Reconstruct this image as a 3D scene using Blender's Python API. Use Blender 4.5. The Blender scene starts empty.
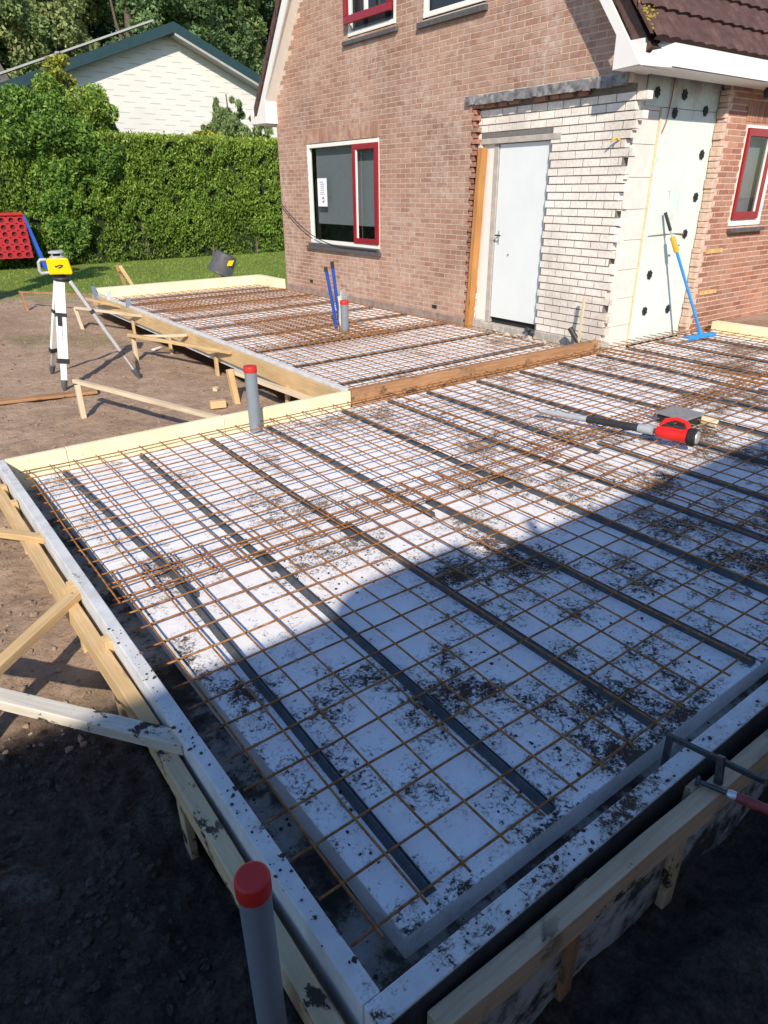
import bpy, bmesh, math, random
import numpy as np
from mathutils import Vector, Matrix, noise
random.seed(7); rng = np.random.default_rng(11)
R = math.radians
sc = bpy.context.scene
COL = sc.collection

# ------------------------------------------------------------------ helpers
def link(o, parent=None):
    COL.objects.link(o)
    if parent is not None: o.parent = parent
    return o
def tag(o, label=None, cat=None, group=None, kind=None):
    if label: o['label'] = label
    if cat: o['category'] = cat
    if group: o['group'] = group
    if kind: o['kind'] = kind
    return o
def thing(name, loc, label, cat, group=None):
    o = bpy.data.objects.new(name, None); o.location = loc; o.empty_display_size = .1
    link(o); return tag(o, label, cat, group)
def origin(o):
    v = Vector((0, 0, 0))
    while o is not None: v += o.location; o = o.parent
    return v

class MB:
    """collects shapes in world coordinates, builds them as one mesh object"""
    def __init__(s): s.v = []; s.f = []; s.sm = []; s.r = []
    def add(s, vs, fs, smooth=False, rnd=None):
        n = len(s.v); s.v += [tuple(p) for p in vs]
        if rnd is None: rnd = random.random()
        for f in fs: s.f.append(tuple(i + n for i in f)); s.sm.append(smooth); s.r.append(rnd)
    def box(s, x0, x1, y0, y1, z0, z1, rnd=None):
        s.add([(x0,y0,z0),(x1,y0,z0),(x1,y1,z0),(x0,y1,z0),(x0,y0,z1),(x1,y0,z1),(x1,y1,z1),(x0,y1,z1)],
              [(0,3,2,1),(4,5,6,7),(0,1,5,4),(1,2,6,5),(2,3,7,6),(3,0,4,7)], rnd=rnd)
    def beam(s, p0, p1, w, h, roll=0):
        p0 = Vector(p0); p1 = Vector(p1); d = (p1-p0).normalized()
        up = Vector((0,0,1)) if abs(d.z) < .95 else Vector((0,1,0))
        a = d.cross(up).normalized(); b = a.cross(d)
        if roll: q = Matrix.Rotation(roll, 3, d); a = q@a; b = q@b
        vs = [p + a*(sx*w/2) + b*(sz*h/2) for p in (p0,p1) for sx,sz in ((-1,-1),(1,-1),(1,1),(-1,1))]
        s.add(vs, [(0,1,2,3),(7,6,5,4),(0,4,5,1),(1,5,6,2),(2,6,7,3),(3,7,4,0)])
    def tube(s, pts, r, n=10, cap=True, closed=False):
        pts = [Vector(p) for p in pts]; m = len(pts)
        rs = r if isinstance(r, (list, tuple)) else [r]*m
        vs = []; ref = None
        for i, p in enumerate(pts):
            a = pts[(i-1) % m] if (i > 0 or closed) else p; b = pts[(i+1) % m] if (i < m-1 or closed) else p
            d = (b-a).normalized()
            if ref is None: ref = Vector((0,0,1)) if abs(d.z) < .9 else Vector((1,0,0))
            x = d.cross(ref)
            if x.length < 1e-5: x = d.cross(Vector((1,0,0)))
            x.normalize(); y = x.cross(d); ref = -y if False else y
            ref = y
            for k in range(n):
                t = 2*math.pi*k/n; vs.append(p + x*(math.cos(t)*rs[i]) + y*(math.sin(t)*rs[i]))
        fs = []
        for i in range(m if closed else m-1):
            j = (i+1) % m
            for k in range(n): fs.append((i*n+k, i*n+(k+1) % n, j*n+(k+1) % n, j*n+k))
        s.add(vs, fs, True)
        if cap and not closed:
            s.add(vs[:n], [tuple(range(n))[::-1]]); s.add(vs[-n:], [tuple(range(n))])
    def lathe(s, c, prof, n=24, axis=(0,0,1), cap=True):
        ax = Vector(axis).normalized(); x = ax.orthogonal().normalized(); y = ax.cross(x); c = Vector(c)
        vs = []
        for rr, h in prof:
            for k in range(n):
                t = 2*math.pi*k/n; vs.append(c + ax*h + x*(rr*math.cos(t)) + y*(rr*math.sin(t)))
        fs = [(i*n+k, i*n+(k+1) % n, (i+1)*n+(k+1) % n, (i+1)*n+k) for i in range(len(prof)-1) for k in range(n)]
        s.add(vs, fs, True)
        if cap:
            s.add(vs[:n], [tuple(range(n))[::-1]]); s.add(vs[-n:], [tuple(range(n))])
    def prism(s, poly, off):
        """poly: list of 3D points, off: extrusion vector"""
        n = len(poly); off = Vector(off); a = [Vector(p) for p in poly]; b = [p+off for p in a]
        s.add(a+b, [tuple(range(n)), tuple(range(2*n-1, n-1, -1))] + [(i, n+i, n+(i+1) % n, (i+1) % n) for i in range(n)])
    def build(s, name, mat, parent=None, base=None, bevel=0, fix=True):
        org = origin(parent) if parent is not None else Vector(base or (0,0,0))
        me = bpy.data.meshes.new(name)
        me.from_pydata([tuple(Vector(v)-org) for v in s.v], [], s.f)
        me.polygons.foreach_set('use_smooth', s.sm)
        at = me.attributes.new('rnd', 'FLOAT', 'FACE'); at.data.foreach_set('value', s.r)
        me.materials.append(mat)
        if fix:
            bm = bmesh.new(); bm.from_mesh(me); bmesh.ops.recalc_face_normals(bm, faces=bm.faces); bm.to_mesh(me); bm.free()
        o = bpy.data.objects.new(name, me)
        if parent is None: o.location = org
        link(o, parent)
        if bevel:
            b = o.modifiers.new('bevel', 'BEVEL'); b.width = bevel; b.segments = 2; b.limit_method = 'ANGLE'
        return o

def timber(name, p0, p1, w, h, mat, parent=None, roll=0, bevel=.003, warp=.0):
    """a sawn length with local X along the grain; mildly bowed"""
    p0 = Vector(p0); p1 = Vector(p1); d = p1-p0; L = d.length; d.normalize()
    up = Vector((0,0,1)) if abs(d.z) < .95 else Vector((0,1,0))
    a = up.cross(d).normalized(); b = d.cross(a)
    M = Matrix((d, a, b)).transposed().to_4x4()
    if roll: M = Matrix.Rotation(roll, 4, d) @ M
    n = max(2, int(L/.25)+1); vs = []; fs = []
    ph = random.random()*6
    for i in range(n):
        x = L*i/(n-1); bow = warp*math.sin(math.pi*i/(n-1)); j = .0012*math.sin(i*2.3+ph)
        for sy, sz in ((-1,-1),(1,-1),(1,1),(-1,1)): vs.append((x, sy*w/2 + bow + j, sz*h/2 + j))
    for i in range(n-1):
        for k in range(4): fs.append((4*i+k, 4*i+(k+1) % 4, 4*i+4+(k+1) % 4, 4*i+4+k))
    fs += [(3,2,1,0), tuple(4*(n-1)+k for k in range(4))]
    me = bpy.data.meshes.new(name); me.from_pydata(vs, [], fs); me.materials.append(mat)
    bm = bmesh.new(); bm.from_mesh(me); bmesh.ops.recalc_face_normals(bm, faces=bm.faces); bm.to_mesh(me); bm.free()
    o = bpy.data.objects.new(name, me)
    org = origin(parent) if parent is not None else Vector((0,0,0))
    o.matrix_basis = Matrix.Translation(p0-org) @ M
    link(o, parent)
    if bevel:
        m = o.modifiers.new('bevel', 'BEVEL'); m.width = bevel; m.segments = 2; m.limit_method = 'ANGLE'; m.angle_limit = R(50)
    return o

# ------------------------------------------------------------------ materials
class NT:
    def __init__(s, name):
        s.m = bpy.data.materials.new(name); s.m.use_nodes = True; s.t = s.m.node_tree
        s.b = s.t.nodes['Principled BSDF']; s.out = s.t.nodes['Material Output']
    def n(s, typ, **kw):
        x = s.t.nodes.new(typ)
        for k, v in kw.items():
            if k in x.inputs.keys() if isinstance(k, str) else False: s.set(x.inputs[k], v)
            else: setattr(x, k, v)
        return x
    def set(s, inp, v):
        if isinstance(v, bpy.types.NodeSocket): s.t.links.new(v, inp)
        elif isinstance(v, (tuple, list)) and len(v) == 3 and inp.type == 'RGBA': inp.default_value = (*v, 1)
        else: inp.default_value = v
    def co(s, sx=1, sy=1, sz=1, kind='Object'):
        tc = s.n('ShaderNodeTexCoord'); mp = s.n('ShaderNodeMapping'); s.t.links.new(tc.outputs[kind], mp.inputs[0])
        mp.inputs['Scale'].default_value = (sx, sy, sz); return mp.outputs[0]
    def pos(s):
        return s.n('ShaderNodeNewGeometry').outputs['Position']
    def noise(s, co, scale, detail=4, rough=.55, dist=0):
        x = s.n('ShaderNodeTexNoise'); s.set(x.inputs['Vector'], co); x.inputs['Scale'].default_value = scale
        x.inputs['Detail'].default_value = detail; x.inputs['Roughness'].default_value = rough; x.inputs['Distortion'].default_value = dist
        return x.outputs['Fac']
    def ramp(s, fac, stops, interp='LINEAR'):
        x = s.n('ShaderNodeValToRGB'); s.set(x.inputs[0], fac); e = x.color_ramp; e.interpolation = interp
        while len(e.elements) < len(stops): e.elements.new(.5)
        for el, (p, c) in zip(e.elements, stops):
            el.position = p; el.color = (c, c, c, 1) if isinstance(c, (int, float)) else (*c, 1)
        return x.outputs[0]
    def mix(s, fac, a, b, mode='MIX'):
        x = s.n('ShaderNodeMix'); x.data_type = 'RGBA'; x.blend_type = mode
        s.set(x.inputs[0], fac)
        for i, v in ((6, a), (7, b)):
            s.set(x.inputs[i], v)
        return x.outputs[2]
    def math(s, op, a, b=None, c=None, clamp=False):
        x = s.n('ShaderNodeMath'); x.operation = op; x.use_clamp = clamp
        for i, v in enumerate((a, b, c)):
            if v is not None: s.set(x.inputs[i], v)
        return x.outputs[0]
    def sep(s, v):
        x = s.n('ShaderNodeSeparateXYZ'); s.set(x.inputs[0], v); return x.outputs
    def comb(s, x, y, z):
        c = s.n('ShaderNodeCombineXYZ')
        for i, v in enumerate((x, y, z)): s.set(c.inputs[i], v)
        return c.outputs[0]
    def attr(s, name='rnd'):
        return s.n('ShaderNodeAttribute', attribute_name=name).outputs['Fac']
    def bump(s, h, strength=.3, dist=.01, prev=None):
        x = s.n('ShaderNodeBump'); s.set(x.inputs['Height'], h); x.inputs['Strength'].default_value = strength
        x.inputs['Distance'].default_value = dist
        if prev is not None: s.set(x.inputs['Normal'], prev)
        return x.outputs[0]
    def fin(s, col, rough=.8, normal=None, spec=None, metal=None):
        s.set(s.b.inputs['Base Color'], col); s.set(s.b.inputs['Roughness'], rough)
        if normal is not None: s.set(s.b.inputs['Normal'], normal)
        if spec is not None: s.b.inputs['Specular IOR Level'].default_value = spec
        if metal is not None: s.b.inputs['Metallic'].default_value = metal
        return s.m

def simple(name, col, rough=.6, var=.15, scale=18, bump=.15, metal=0, dirt=None, dirt_amt=.5, spec=.4):
    t = NT(name); p = t.pos(); n1 = t.noise(p, scale, 5)
    dark = tuple(c*(1-var) for c in col); light = tuple(min(1, c*(1+var)) for c in col)
    c = t.ramp(n1, [(.3, dark), (.7, light)])
    if dirt:
        n2 = t.noise(p, scale*.6, 8, .7); f = t.ramp(n2, [(dirt_amt, 0), (dirt_amt+.12, 1)])
        c = t.mix(f, c, dirt)
    r = t.math('ADD', rough-.08, t.math('MULTIPLY', n1, .16))
    return t.fin(c, r, t.bump(t.noise(p, scale*4, 4), bump, .004), spec, metal)

def wood(name, a, b, dirty=.0, rough=.75):
    t = NT(name); co = t.co(1, 1, 1); st = t.co(1.2, 22, 22)
    oi = t.n('ShaderNodeObjectInfo').outputs['Random']
    w = t.n('ShaderNodeVectorMath', operation='ADD'); t.set(w.inputs[0], st); t.set(w.inputs[1], t.comb(t.math('MULTIPLY', oi, 40), 0, t.math('MULTIPLY', oi, 17)))
    g = t.noise(w.outputs[0], 2.2, 6, .6, .8)
    c = t.ramp(g, [(.3, a), (.52, tuple((x+y)/2 for x, y in zip(a, b))), (.72, b)])
    kn = t.n('ShaderNodeTexVoronoi'); t.set(kn.inputs['Vector'], t.co(3.1, 9, 9)); kn.inputs['Scale'].default_value = 1
    k = t.ramp(kn.outputs['Distance'], [(.05, 1), (.14, 0)])
    c = t.mix(t.math('MULTIPLY', k, .55), c, tuple(x*.35 for x in a))
    br = t.ramp(t.noise(co, 1.7, 3), [(.3, .82), (.7, 1.12)])
    c = t.mix(1, c, br, 'MULTIPLY')
    if dirty:
        n2 = t.noise(t.co(.7,1,1), 13, 7, .7); n3 = t.noise(co, 2.6, 2)
        f = t.math('MULTIPLY', t.ramp(n2, [(.56, 0), (.60, 1)]), t.ramp(n3, [(.55-dirty*.5, 0), (.68-dirty*.5, 1)]))
        c = t.mix(f, c, (.045, .034, .028))
    return t.fin(c, rough, t.bump(g, .35, .003), .25)

def soil_stain(t, p, col, dens=.5, dark=(.034,.024,.018), smear=(.26,.18,.13), big=1.3):
    """crumbs and smears of trodden soil on a pale board"""
    cl = t.noise(p, big, 3, .6)                                # where the soil lies
    cl2 = t.noise(p, big*4.2, 4, .65)
    m = t.math('ADD', t.math('MULTIPLY', cl, .62), t.math('MULTIPLY', cl2, .38))
    fine = t.noise(p, 75, 6, .8, .3)
    mid = t.noise(p, 24, 6, .75, .5)
    th = t.math('ADD', t.math('MULTIPLY', fine, .55), t.math('MULTIPLY', mid, .45))
    S3 = t.sep(p)
    grad = t.math('MULTIPLY', t.math('SUBTRACT', t.math('MULTIPLY', S3[0], .35), S3[1]), .012)
    s = t.math('ADD', t.math('MULTIPLY', m, .85), t.math('ADD', th, t.math('ADD', t.math('MAXIMUM', t.math('MINIMUM', grad, .022), -.035), .086)))
    s = t.math('SUBTRACT', s, .5)
    wp = t.noise(p, 3.1, 5, .6)
    f0 = t.math('MULTIPLY', t.ramp(wp, [(.42, 0), (.68, .55)]), t.ramp(t.noise(p, 30, 6, .7), [(.38, .1), (.66, 1)]))   # trodden brown film
    f2 = t.ramp(s, [(.545-.1*dens, 0), (.66-.1*dens, .75)])
    f1 = t.ramp(s, [(.605-.1*dens, 0), (.655-.1*dens, 1)])
    sp = t.math('MULTIPLY', t.ramp(t.noise(p, 190, 3, .6), [(.60, 0), (.66, .9)]), t.ramp(s, [(.50-.1*dens, 0), (.60-.1*dens, 1)]))
    nz = t.math('MAXIMUM', t.math('MULTIPLY', t.sep(t.n('ShaderNodeNewGeometry').outputs['Normal'])[2], 1), .12)
    f1 = t.math('MULTIPLY', f1, nz); f2 = t.math('MULTIPLY', f2, nz); sp = t.math('MULTIPLY', sp, nz)
    sunlit = t.ramp(t.math('ADD', t.math('MULTIPLY', S3[1], .25), t.math('MULTIPLY', t.math('SUBTRACT', wp, .5), .9)), [(.28, 0), (.62, 1)])  # soil colour painted paler beyond the shadow edge, to look sunlit
    c = t.mix(t.math('MULTIPLY', f0, max(0, min(1, dens*1.5))), col, (.46,.34,.26))
    c = t.mix(f2, c, smear)
    c = t.mix(sp, c, (.10,.075,.06))
    c = t.mix(t.math('MULTIPLY', f1, t.math('SUBTRACT', 1, t.math('MULTIPLY', sunlit, .25))), c, t.mix(sunlit, t.mix(t.noise(p, 120, 2), dark, tuple(x*2.8 for x in dark)), (.20,.125,.085)))
    return c, f1

def foam_mat(name, base, dens):
    t = NT(name); p = t.pos()
    b = t.ramp(t.noise(p, 3, 4), [(.3, tuple(x*.93 for x in base)), (.7, base)])
    c, f = soil_stain(t, p, b, dens)
    vor = t.n('ShaderNodeTexVoronoi'); t.set(vor.inputs['Vector'], p); vor.inputs['Scale'].default_value = 240
    n1 = t.bump(vor.outputs['Distance'], .25, .002)
    n2 = t.bump(f, .8, .006, n1)
    return t.fin(c, .85, n2, .2)

M = {}
M['foam'] = foam_mat('white_foam', (.85, .85, .85), .50)
M['foam_side'] = foam_mat('side_foam', (.84, .83, .81), .25)
t = NT('footing_floor'); p = t.pos()
c = t.ramp(t.noise(p, 4, 7, .72), [(.38, (.035,.027,.022)), (.47, (.09,.075,.062)), (.52, (.25,.23,.20)), (.68, (.38,.37,.35))])
M['footing'] = t.fin(c, .9, t.bump(t.noise(p, 40, 6, .7), .7, .012), .2)
t = NT('cement_board'); p = t.pos()
b = t.ramp(t.noise(p, 9, 5), [(.3, (.50,.50,.49)), (.7, (.66,.66,.65))])
c, f = soil_stain(t, p, b, -.20, big=1.8)
M['cement'] = t.fin(c, .85, t.bump(t.noise(p, 70, 5), .25, .003, t.bump(f, .7, .005)), .2)
t = NT('cement_face'); p = t.pos()
c = t.ramp(t.noise(p, 12, 5), [(.3, (.19,.20,.21)), (.7, (.28,.29,.30))])
M['cement_face'] = t.fin(c, .8, t.bump(t.noise(p, 70, 5), .25, .003), .3)
t = NT('yellow_foam'); p = t.pos()
c = t.ramp(t.noise(p, 4, 5, .6), [(.3, (.72,.62,.38)), (.7, (.84,.76,.52))])
f = t.ramp(t.noise(p, 17, 8, .75), [(.63, 0), (.68, .7)])
c = t.mix(f, c, (.36,.27,.18))
M['yfoam'] = t.fin(c, .85, t.bump(t.noise(p, 60, 4), .12, .003), .2)
M['pine'] = wood('pine', (.50,.33,.15), (.70,.50,.27))
M['pine_pale'] = wood('pine_pale', (.52,.40,.26), (.72,.60,.42))
M['pine_dirty'] = wood('pine_dirty', (.46,.34,.20), (.64,.50,.32), .5)
M['pine_clean'] = wood('pine_clean', (.44,.31,.19), (.60,.46,.30), .12)
M['pine_white'] = wood('pine_white', (.52,.47,.38), (.68,.62,.52), .95)
M['brown_wood'] = wood('brown_wood', (.26,.13,.06), (.44,.25,.13), .15)
M['orange_wood'] = wood('orange_wood', (.36,.16,.05), (.52,.26,.09))
# rebar
t = NT('rusty_steel'); p = t.pos(); oi = t.n('ShaderNodeObjectInfo').outputs['Random']
c = t.ramp(t.noise(p, 26, 5, .7), [(.3, (.12,.05,.02)), (.5, (.38,.165,.05)), (.72, (.60,.31,.11))])
c = t.mix(t.math('MULTIPLY', oi, .45), c, (.15,.075,.04))
M['rust'] = t.fin(c, .78, t.bump(t.noise(p, 160, 3), .5, .002), .35, .25)
t = NT('spacer_plastic'); p = t.pos()
c = t.ramp(t.noise(p, 22, 6, .7), [(.35, (.040,.048,.056)), (.6, (.066,.076,.088)), (.80, (.18,.15,.12))])
M['spacer'] = t.fin(c, .5, t.bump(t.noise(p, 50, 3), .2, .003), .5)
M['grey_pipe'] = simple('grey_pipe', (.19,.22,.25), .42, .06, 8, .03)
M['red_cap'] = simple('red_cap', (.52,.025,.02), .45, .08, 30, .05)
M['white_paint'] = simple('white_paint', (.80,.77,.69), .5, .04, 5, .05)
M['cream_paint'] = simple('cream_paint', (.74,.72,.67), .5, .03, 5, .03)
M['red_paint'] = simple('red_paint', (.27,.012,.02), .3, .06, 9, .02, spec=.5)
M['door'] = simple('door_paint', (.70,.73,.71), .45, .03, 3, .02)
M['dark'] = simple('dark_plastic', (.03,.03,.032), .5, .2, 20, .1)
M['black_rubber'] = simple('black_rubber', (.018,.018,.02), .7, .2, 20, .1)
M['sill'] = simple('slate_sill', (.09,.085,.085), .6, .25, 25, .3)
M['lead'] = simple('lead_flashing', (.20,.19,.19), .55, .6, 14, .5, dirt=(.42,.42,.40), dirt_amt=.53)
M['blue_plastic'] = simple('blue_plastic', (.03,.25,.60), .35, .1, 20, .05)
M['blue_conduit'] = simple('blue_conduit', (.015,.07,.36), .4, .1, 20, .05)
M['yellow_plastic'] = simple('yellow_plastic', (.80,.52,.0), .35, .05, 10, .03)
M['yellow_lever'] = simple('yellow_lever', (.62,.38,.03), .4, .08, 20, .05)
M['red_plastic'] = simple('red_plastic', (.68,.02,.015), .32, .08, 20, .04)
M['aluminium'] = simple('aluminium', (.62,.62,.62), .38, .08, 40, .05, metal=.6)
M['leg_white'] = simple('leg_white', (.80,.80,.78), .4, .03, 10, .03)
M['grey_plastic'] = simple('grey_plastic', (.36,.38,.40), .45, .08, 20, .05)
M['tub'] = simple('tub_plastic', (.085,.085,.09), .4, .15, 12, .08)
M['steel'] = simple('dark_steel', (.07,.085,.095), .4, .25, 40, .2, metal=.6)
M['lidgrey'] = simple('lid_grey', (.22,.22,.22), .5, .15, 20, .15)
M['beige'] = simple('beige_pipe', (.62,.55,.36), .6, .15, 20, .1)
M['putlog'] = simple('putlog', (.55,.36,.15), .8, .2, 20, .2)
M['paper'] = simple('paper', (.80,.82,.84), .7, .03, 10, .02)
M['ink'] = simple('ink', (.16,.11,.10), .7, .1, 10, .02)
M['concrete'] = simple('concrete', (.42,.38,.33), .9, .18, 12, .4)
M['blind'] = simple('roller_blind', (.17,.18,.19), .8, .03, 6, .02)
M['room'] = simple('room_dark', (.02,.02,.022), .9, .1, 6, .02)
M['block'] = simple('lime_block', (.66,.61,.55), .9, .07, 7, .25)
M['slate_roof'] = simple('slate_roof', (.10,.09,.09), .8, .3, 3, .5)
M['green_trim'] = simple('green_trim', (.016,.045,.052), .5, .1, 5, .05)
M['trim_grey'] = simple('trim_grey', (.36,.36,.34), .6, .1, 5, .05)
M['brown_trim'] = simple('brown_tile_edge', (.10,.055,.045), .8, .25, 18, .4)
M['bark'] = simple('bark', (.10,.075,.055), .9, .3, 12, .8)
M['moss'] = simple('moss', (.30,.22,.03), .95, .4, 60, .8)

def brick_mat(name, cols, stain, samt, rough=.9):
    t = NT(name); p = t.pos(); r = t.attr()
    c = t.ramp(r, [(0, cols[0]), (.35, cols[1]), (.7, cols[2]), (1, cols[3])])
    c = t.mix(1, c, t.ramp(t.noise(p, 55, 5, .7), [(.25, .72), (.75, 1.22)]), 'MULTIPLY')
    c = t.mix(1, c, t.ramp(t.noise(p, .9, 5, .65), [(.32, (.74,.70,.68)), (.5, (.98,.96,.94)), (.7, (1.16,1.14,1.12))]), 'MULTIPLY')
    s = t.noise(p, 1.1, 3, .6); s2 = t.noise(p, 9, 6, .7)
    f = t.math('MULTIPLY', t.ramp(s, [(.42, .15), (.66, 1)]), t.ramp(s2, [(.40, 0), (.68, samt)]))
    c = t.mix(f, c, stain)
    return t.fin(c, rough, t.bump(t.noise(p, 90, 5, .7), .6, .004), .2)
M['brick_red'] = brick_mat('gable_brick', [(.32,.17,.12),(.38,.215,.15),(.43,.265,.19),(.36,.21,.155)], (.58,.48,.40), .8)
M['brick_orange'] = brick_mat('side_brick', [(.27,.115,.075),(.36,.165,.11),(.41,.22,.15),(.30,.17,.125)], (.52,.40,.32), .3)
M['brick_white'] = brick_mat('lime_brick', [(.80,.745,.665),(.82,.77,.69),(.83,.785,.715),(.78,.72,.64)], (.60,.52,.44), .3)
M['mortar'] = simple('mortar', (.56,.45,.36), .95, .12, 30, .5)
M['mortar_dark'] = simple('mortar_dark', (.17,.155,.14), .95, .15, 30, .5)
M['mortar_pink'] = simple('mortar_pink', (.56,.40,.31), .95, .18, 22, .6)
t = NT('insulation_panel'); p = t.pos()
c = t.ramp(t.noise(p, 2.2, 5, .6), [(.3, (.55,.61,.56)), (.7, (.63,.69,.63))])
c = t.mix(t.ramp(t.noise(p, 7, 7, .7), [(.62, 0), (.70, .6)]), c, (.46,.42,.32))
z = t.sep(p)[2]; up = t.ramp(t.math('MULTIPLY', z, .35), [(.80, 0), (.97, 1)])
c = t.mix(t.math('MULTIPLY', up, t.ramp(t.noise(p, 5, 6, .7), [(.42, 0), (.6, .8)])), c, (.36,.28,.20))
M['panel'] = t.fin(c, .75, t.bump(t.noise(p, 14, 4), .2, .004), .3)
# glass
t = NT('window_glass')
gl = t.b; t.set(gl.inputs['Base Color'], (.9,.95,.95)); gl.inputs['Roughness'].default_value = .02
mixs = t.n('ShaderNodeMixShader'); tr = t.n('ShaderNodeBsdfTransparent'); gg = t.n('ShaderNodeBsdfGlossy'); gg.inputs['Roughness'].default_value = .02
fr = t.n('ShaderNodeLayerWeight'); fr.inputs[0].default_value = .5
ff = t.math('ADD', .05, t.math('MULTIPLY', t.math('POWER', fr.outputs['Facing'], 4), .9))
t.set(mixs.inputs[0], ff); t.t.links.new(tr.outputs[0], mixs.inputs[1]); t.t.links.new(gg.outputs[0], mixs.inputs[2]); t.t.links.new(mixs.outputs[0], t.out.inputs[0])
tr.inputs[0].default_value = (.85,.9,.9,1)
M['glass'] = t.m
# foliage
def leafmat(name, a, b, c3):
    t = NT(name); r = t.attr(); p = t.pos()
    c = t.ramp(r, [(0, a), (.55, b), (1, c3)])
    c = t.mix(1, c, t.ramp(t.noise(p, .9, 3), [(.3, .75), (.7, 1.25)]), 'MULTIPLY')
    t.fin(c, .6, None, .3)
    try:
        t.b.inputs['Subsurface Weight'].default_value = 0
    except Exception: pass
    trn = t.n('ShaderNodeBsdfTranslucent'); t.set(trn.inputs[0], c)
    mx = t.n('ShaderNodeMixShader'); mx.inputs[0].default_value = .28
    t.t.links.new(t.b.outputs[0], mx.inputs[1]); t.t.links.new(trn.outputs[0], mx.inputs[2]); t.t.links.new(mx.outputs[0], t.out.inputs[0])
    return t.m
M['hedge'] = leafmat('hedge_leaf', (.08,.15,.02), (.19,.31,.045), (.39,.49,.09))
M['laurel'] = leafmat('shrub_leaf', (.05,.12,.02), (.12,.23,.035), (.24,.36,.07))
M['yellow_leaf'] = leafmat('yellow_leaf', (.14,.18,.02), (.30,.32,.04), (.45,.42,.06))
M['tree'] = leafmat('tree_leaf', (.10,.16,.055), (.20,.29,.10), (.33,.41,.17))
M['tree_dark'] = leafmat('dark_tree_leaf', (.055,.11,.045), (.12,.20,.075), (.21,.31,.12))
M['tree_olive'] = leafmat('olive_tree_leaf', (.13,.18,.06), (.26,.32,.12), (.39,.43,.19))
M['grass'] = leafmat('grass_blade', (.10,.18,.03), (.22,.33,.05), (.34,.42,.10))

# ------------------------------------------------------------------ ground
def sm(a, b, x):
    t_ = min(1, max(0, (x-a)/(b-a))); return t_*t_*(3-2*t_)
def gz(x, y):
    z = -.30
    z += .010*noise.fractal(Vector((x*1.3, y*1.3, 0)), 1, 2, 4)
    near = (1-sm(1.1, 2.1, y+.35*x+.12*noise.noise(Vector((x*2.1, y*2.1, 3)))))*(1-sm(3, 8, x))
    z += near*(-.20)
    if x < 3.5 and y < 6:
        z += (.020+.055*near)*noise.fractal(Vector((x*2.6, y*2.6, 7)), .9, 2.1, 6)
        z += (.004+.020*near)*abs(noise.fractal(Vector((x*13, y*13, 2)), .8, 2.2, 3))
        z += near*.14*math.exp(-((x+1.25)**2+(y-.75)**2)/.22)
    tr = 1-sm(-.5, -.28, y)
    z += tr*.10*sm(-.5, -.1, x) - (1-sm(-1.1,-.35,y))*.16*sm(-.5,-.1,x)
    # ruts and clods on the open site
    if y > 1.5 and y < 16 and x < 3:
        z += .020*noise.fractal(Vector((x*4, y*4, 9)), .9, 2.1, 4) - .03*max(0, noise.noise(Vector((x*3.1, y*2.2, 20)))-.25)
    inside = (x > -.13 and y > -.2 and y < 3.9 and x < 8.2) or (x > 2.62 and x < 5.95 and y > 3.8 and y < 11.9)
    if inside: z = -.55
    if x > 8.15 and y < 3.95: z = .02 + .02*noise.noise(Vector((x*4, y*4, 1)))
    return z
def steps(segs):
    out = []
    for a, b, n in segs:
        out += [a+(b-a)*i/n for i in range(n)]
    out.append(segs[-1][1]); return out
xs = steps([(-90,-20,12),(-20,-6,20),(-6,-2.2,26),(-2.2,-.1,75),(-.1,.3,10),(.3,3.2,60),(3.2,8.0,14),(8.0,8.3,4),(8.3,14,40),(14,30,14),(30,110,14)])
ys = steps([(-60,-12,8),(-12,-2.4,20),(-2.4,-.9,30),(-.9,3.2,140),(3.2,7,90),(7,16,90),(16,24,40),(24,60,14),(60,160,10)])
vs = [(x, y, gz(x, y)) for y in ys for x in xs]; nx = len(xs)
fs = [(j*nx+i, j*nx+i+1, (j+1)*nx+i+1, (j+1)*nx+i) for j in range(len(ys)-1) for i in range(nx-1)]
me = bpy.data.meshes.new('ground'); me.from_pydata(vs, [], fs); me.polygons.foreach_set('use_smooth', [True]*len(fs))
t = NT('site_soil'); p = t.pos(); X = t.sep(p)
n1 = t.noise(p, 1.2, 5, .6); n2 = t.noise(p, 14, 7, .7); n3 = t.noise(p, 70, 5, .7)
sand = t.ramp(n1, [(.3, (.36,.245,.165)), (.55, (.47,.33,.23)), (.75, (.53,.39,.285))])
sand = t.mix(1, sand, t.ramp(n2, [(.28, .55), (.46, .95), (.75, 1.15)]), 'MULTIPLY')
olive = t.ramp(n2, [(.3, (.17,.15,.07)), (.7, (.33,.28,.13))])
fo = t.ramp(t.noise(p, .55, 4, .6), [(.56, 0), (.66, .75)])
sand = t.mix(t.math('MULTIPLY', fo, t.ramp(t.math('MULTIPLY', X[1], .1), [(.55, 0), (.75, 1)])), sand, olive)
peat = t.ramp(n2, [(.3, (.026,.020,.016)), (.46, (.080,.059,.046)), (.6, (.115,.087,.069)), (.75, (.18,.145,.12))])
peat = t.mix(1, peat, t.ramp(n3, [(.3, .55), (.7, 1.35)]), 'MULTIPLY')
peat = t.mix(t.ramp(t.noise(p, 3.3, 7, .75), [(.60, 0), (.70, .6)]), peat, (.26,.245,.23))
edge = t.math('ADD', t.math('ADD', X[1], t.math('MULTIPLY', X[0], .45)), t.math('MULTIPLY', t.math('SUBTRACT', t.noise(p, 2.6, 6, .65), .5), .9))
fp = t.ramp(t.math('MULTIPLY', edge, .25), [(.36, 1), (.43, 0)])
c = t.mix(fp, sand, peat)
rdirt = t.ramp(t.math('MULTIPLY', X[0], .1), [(.80, 0), (.815, 1)])
lawn = t.ramp(t.noise(p, 3, 6, .7), [(.3, (.14,.20,.035)), (.7, (.26,.33,.07))])
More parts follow.
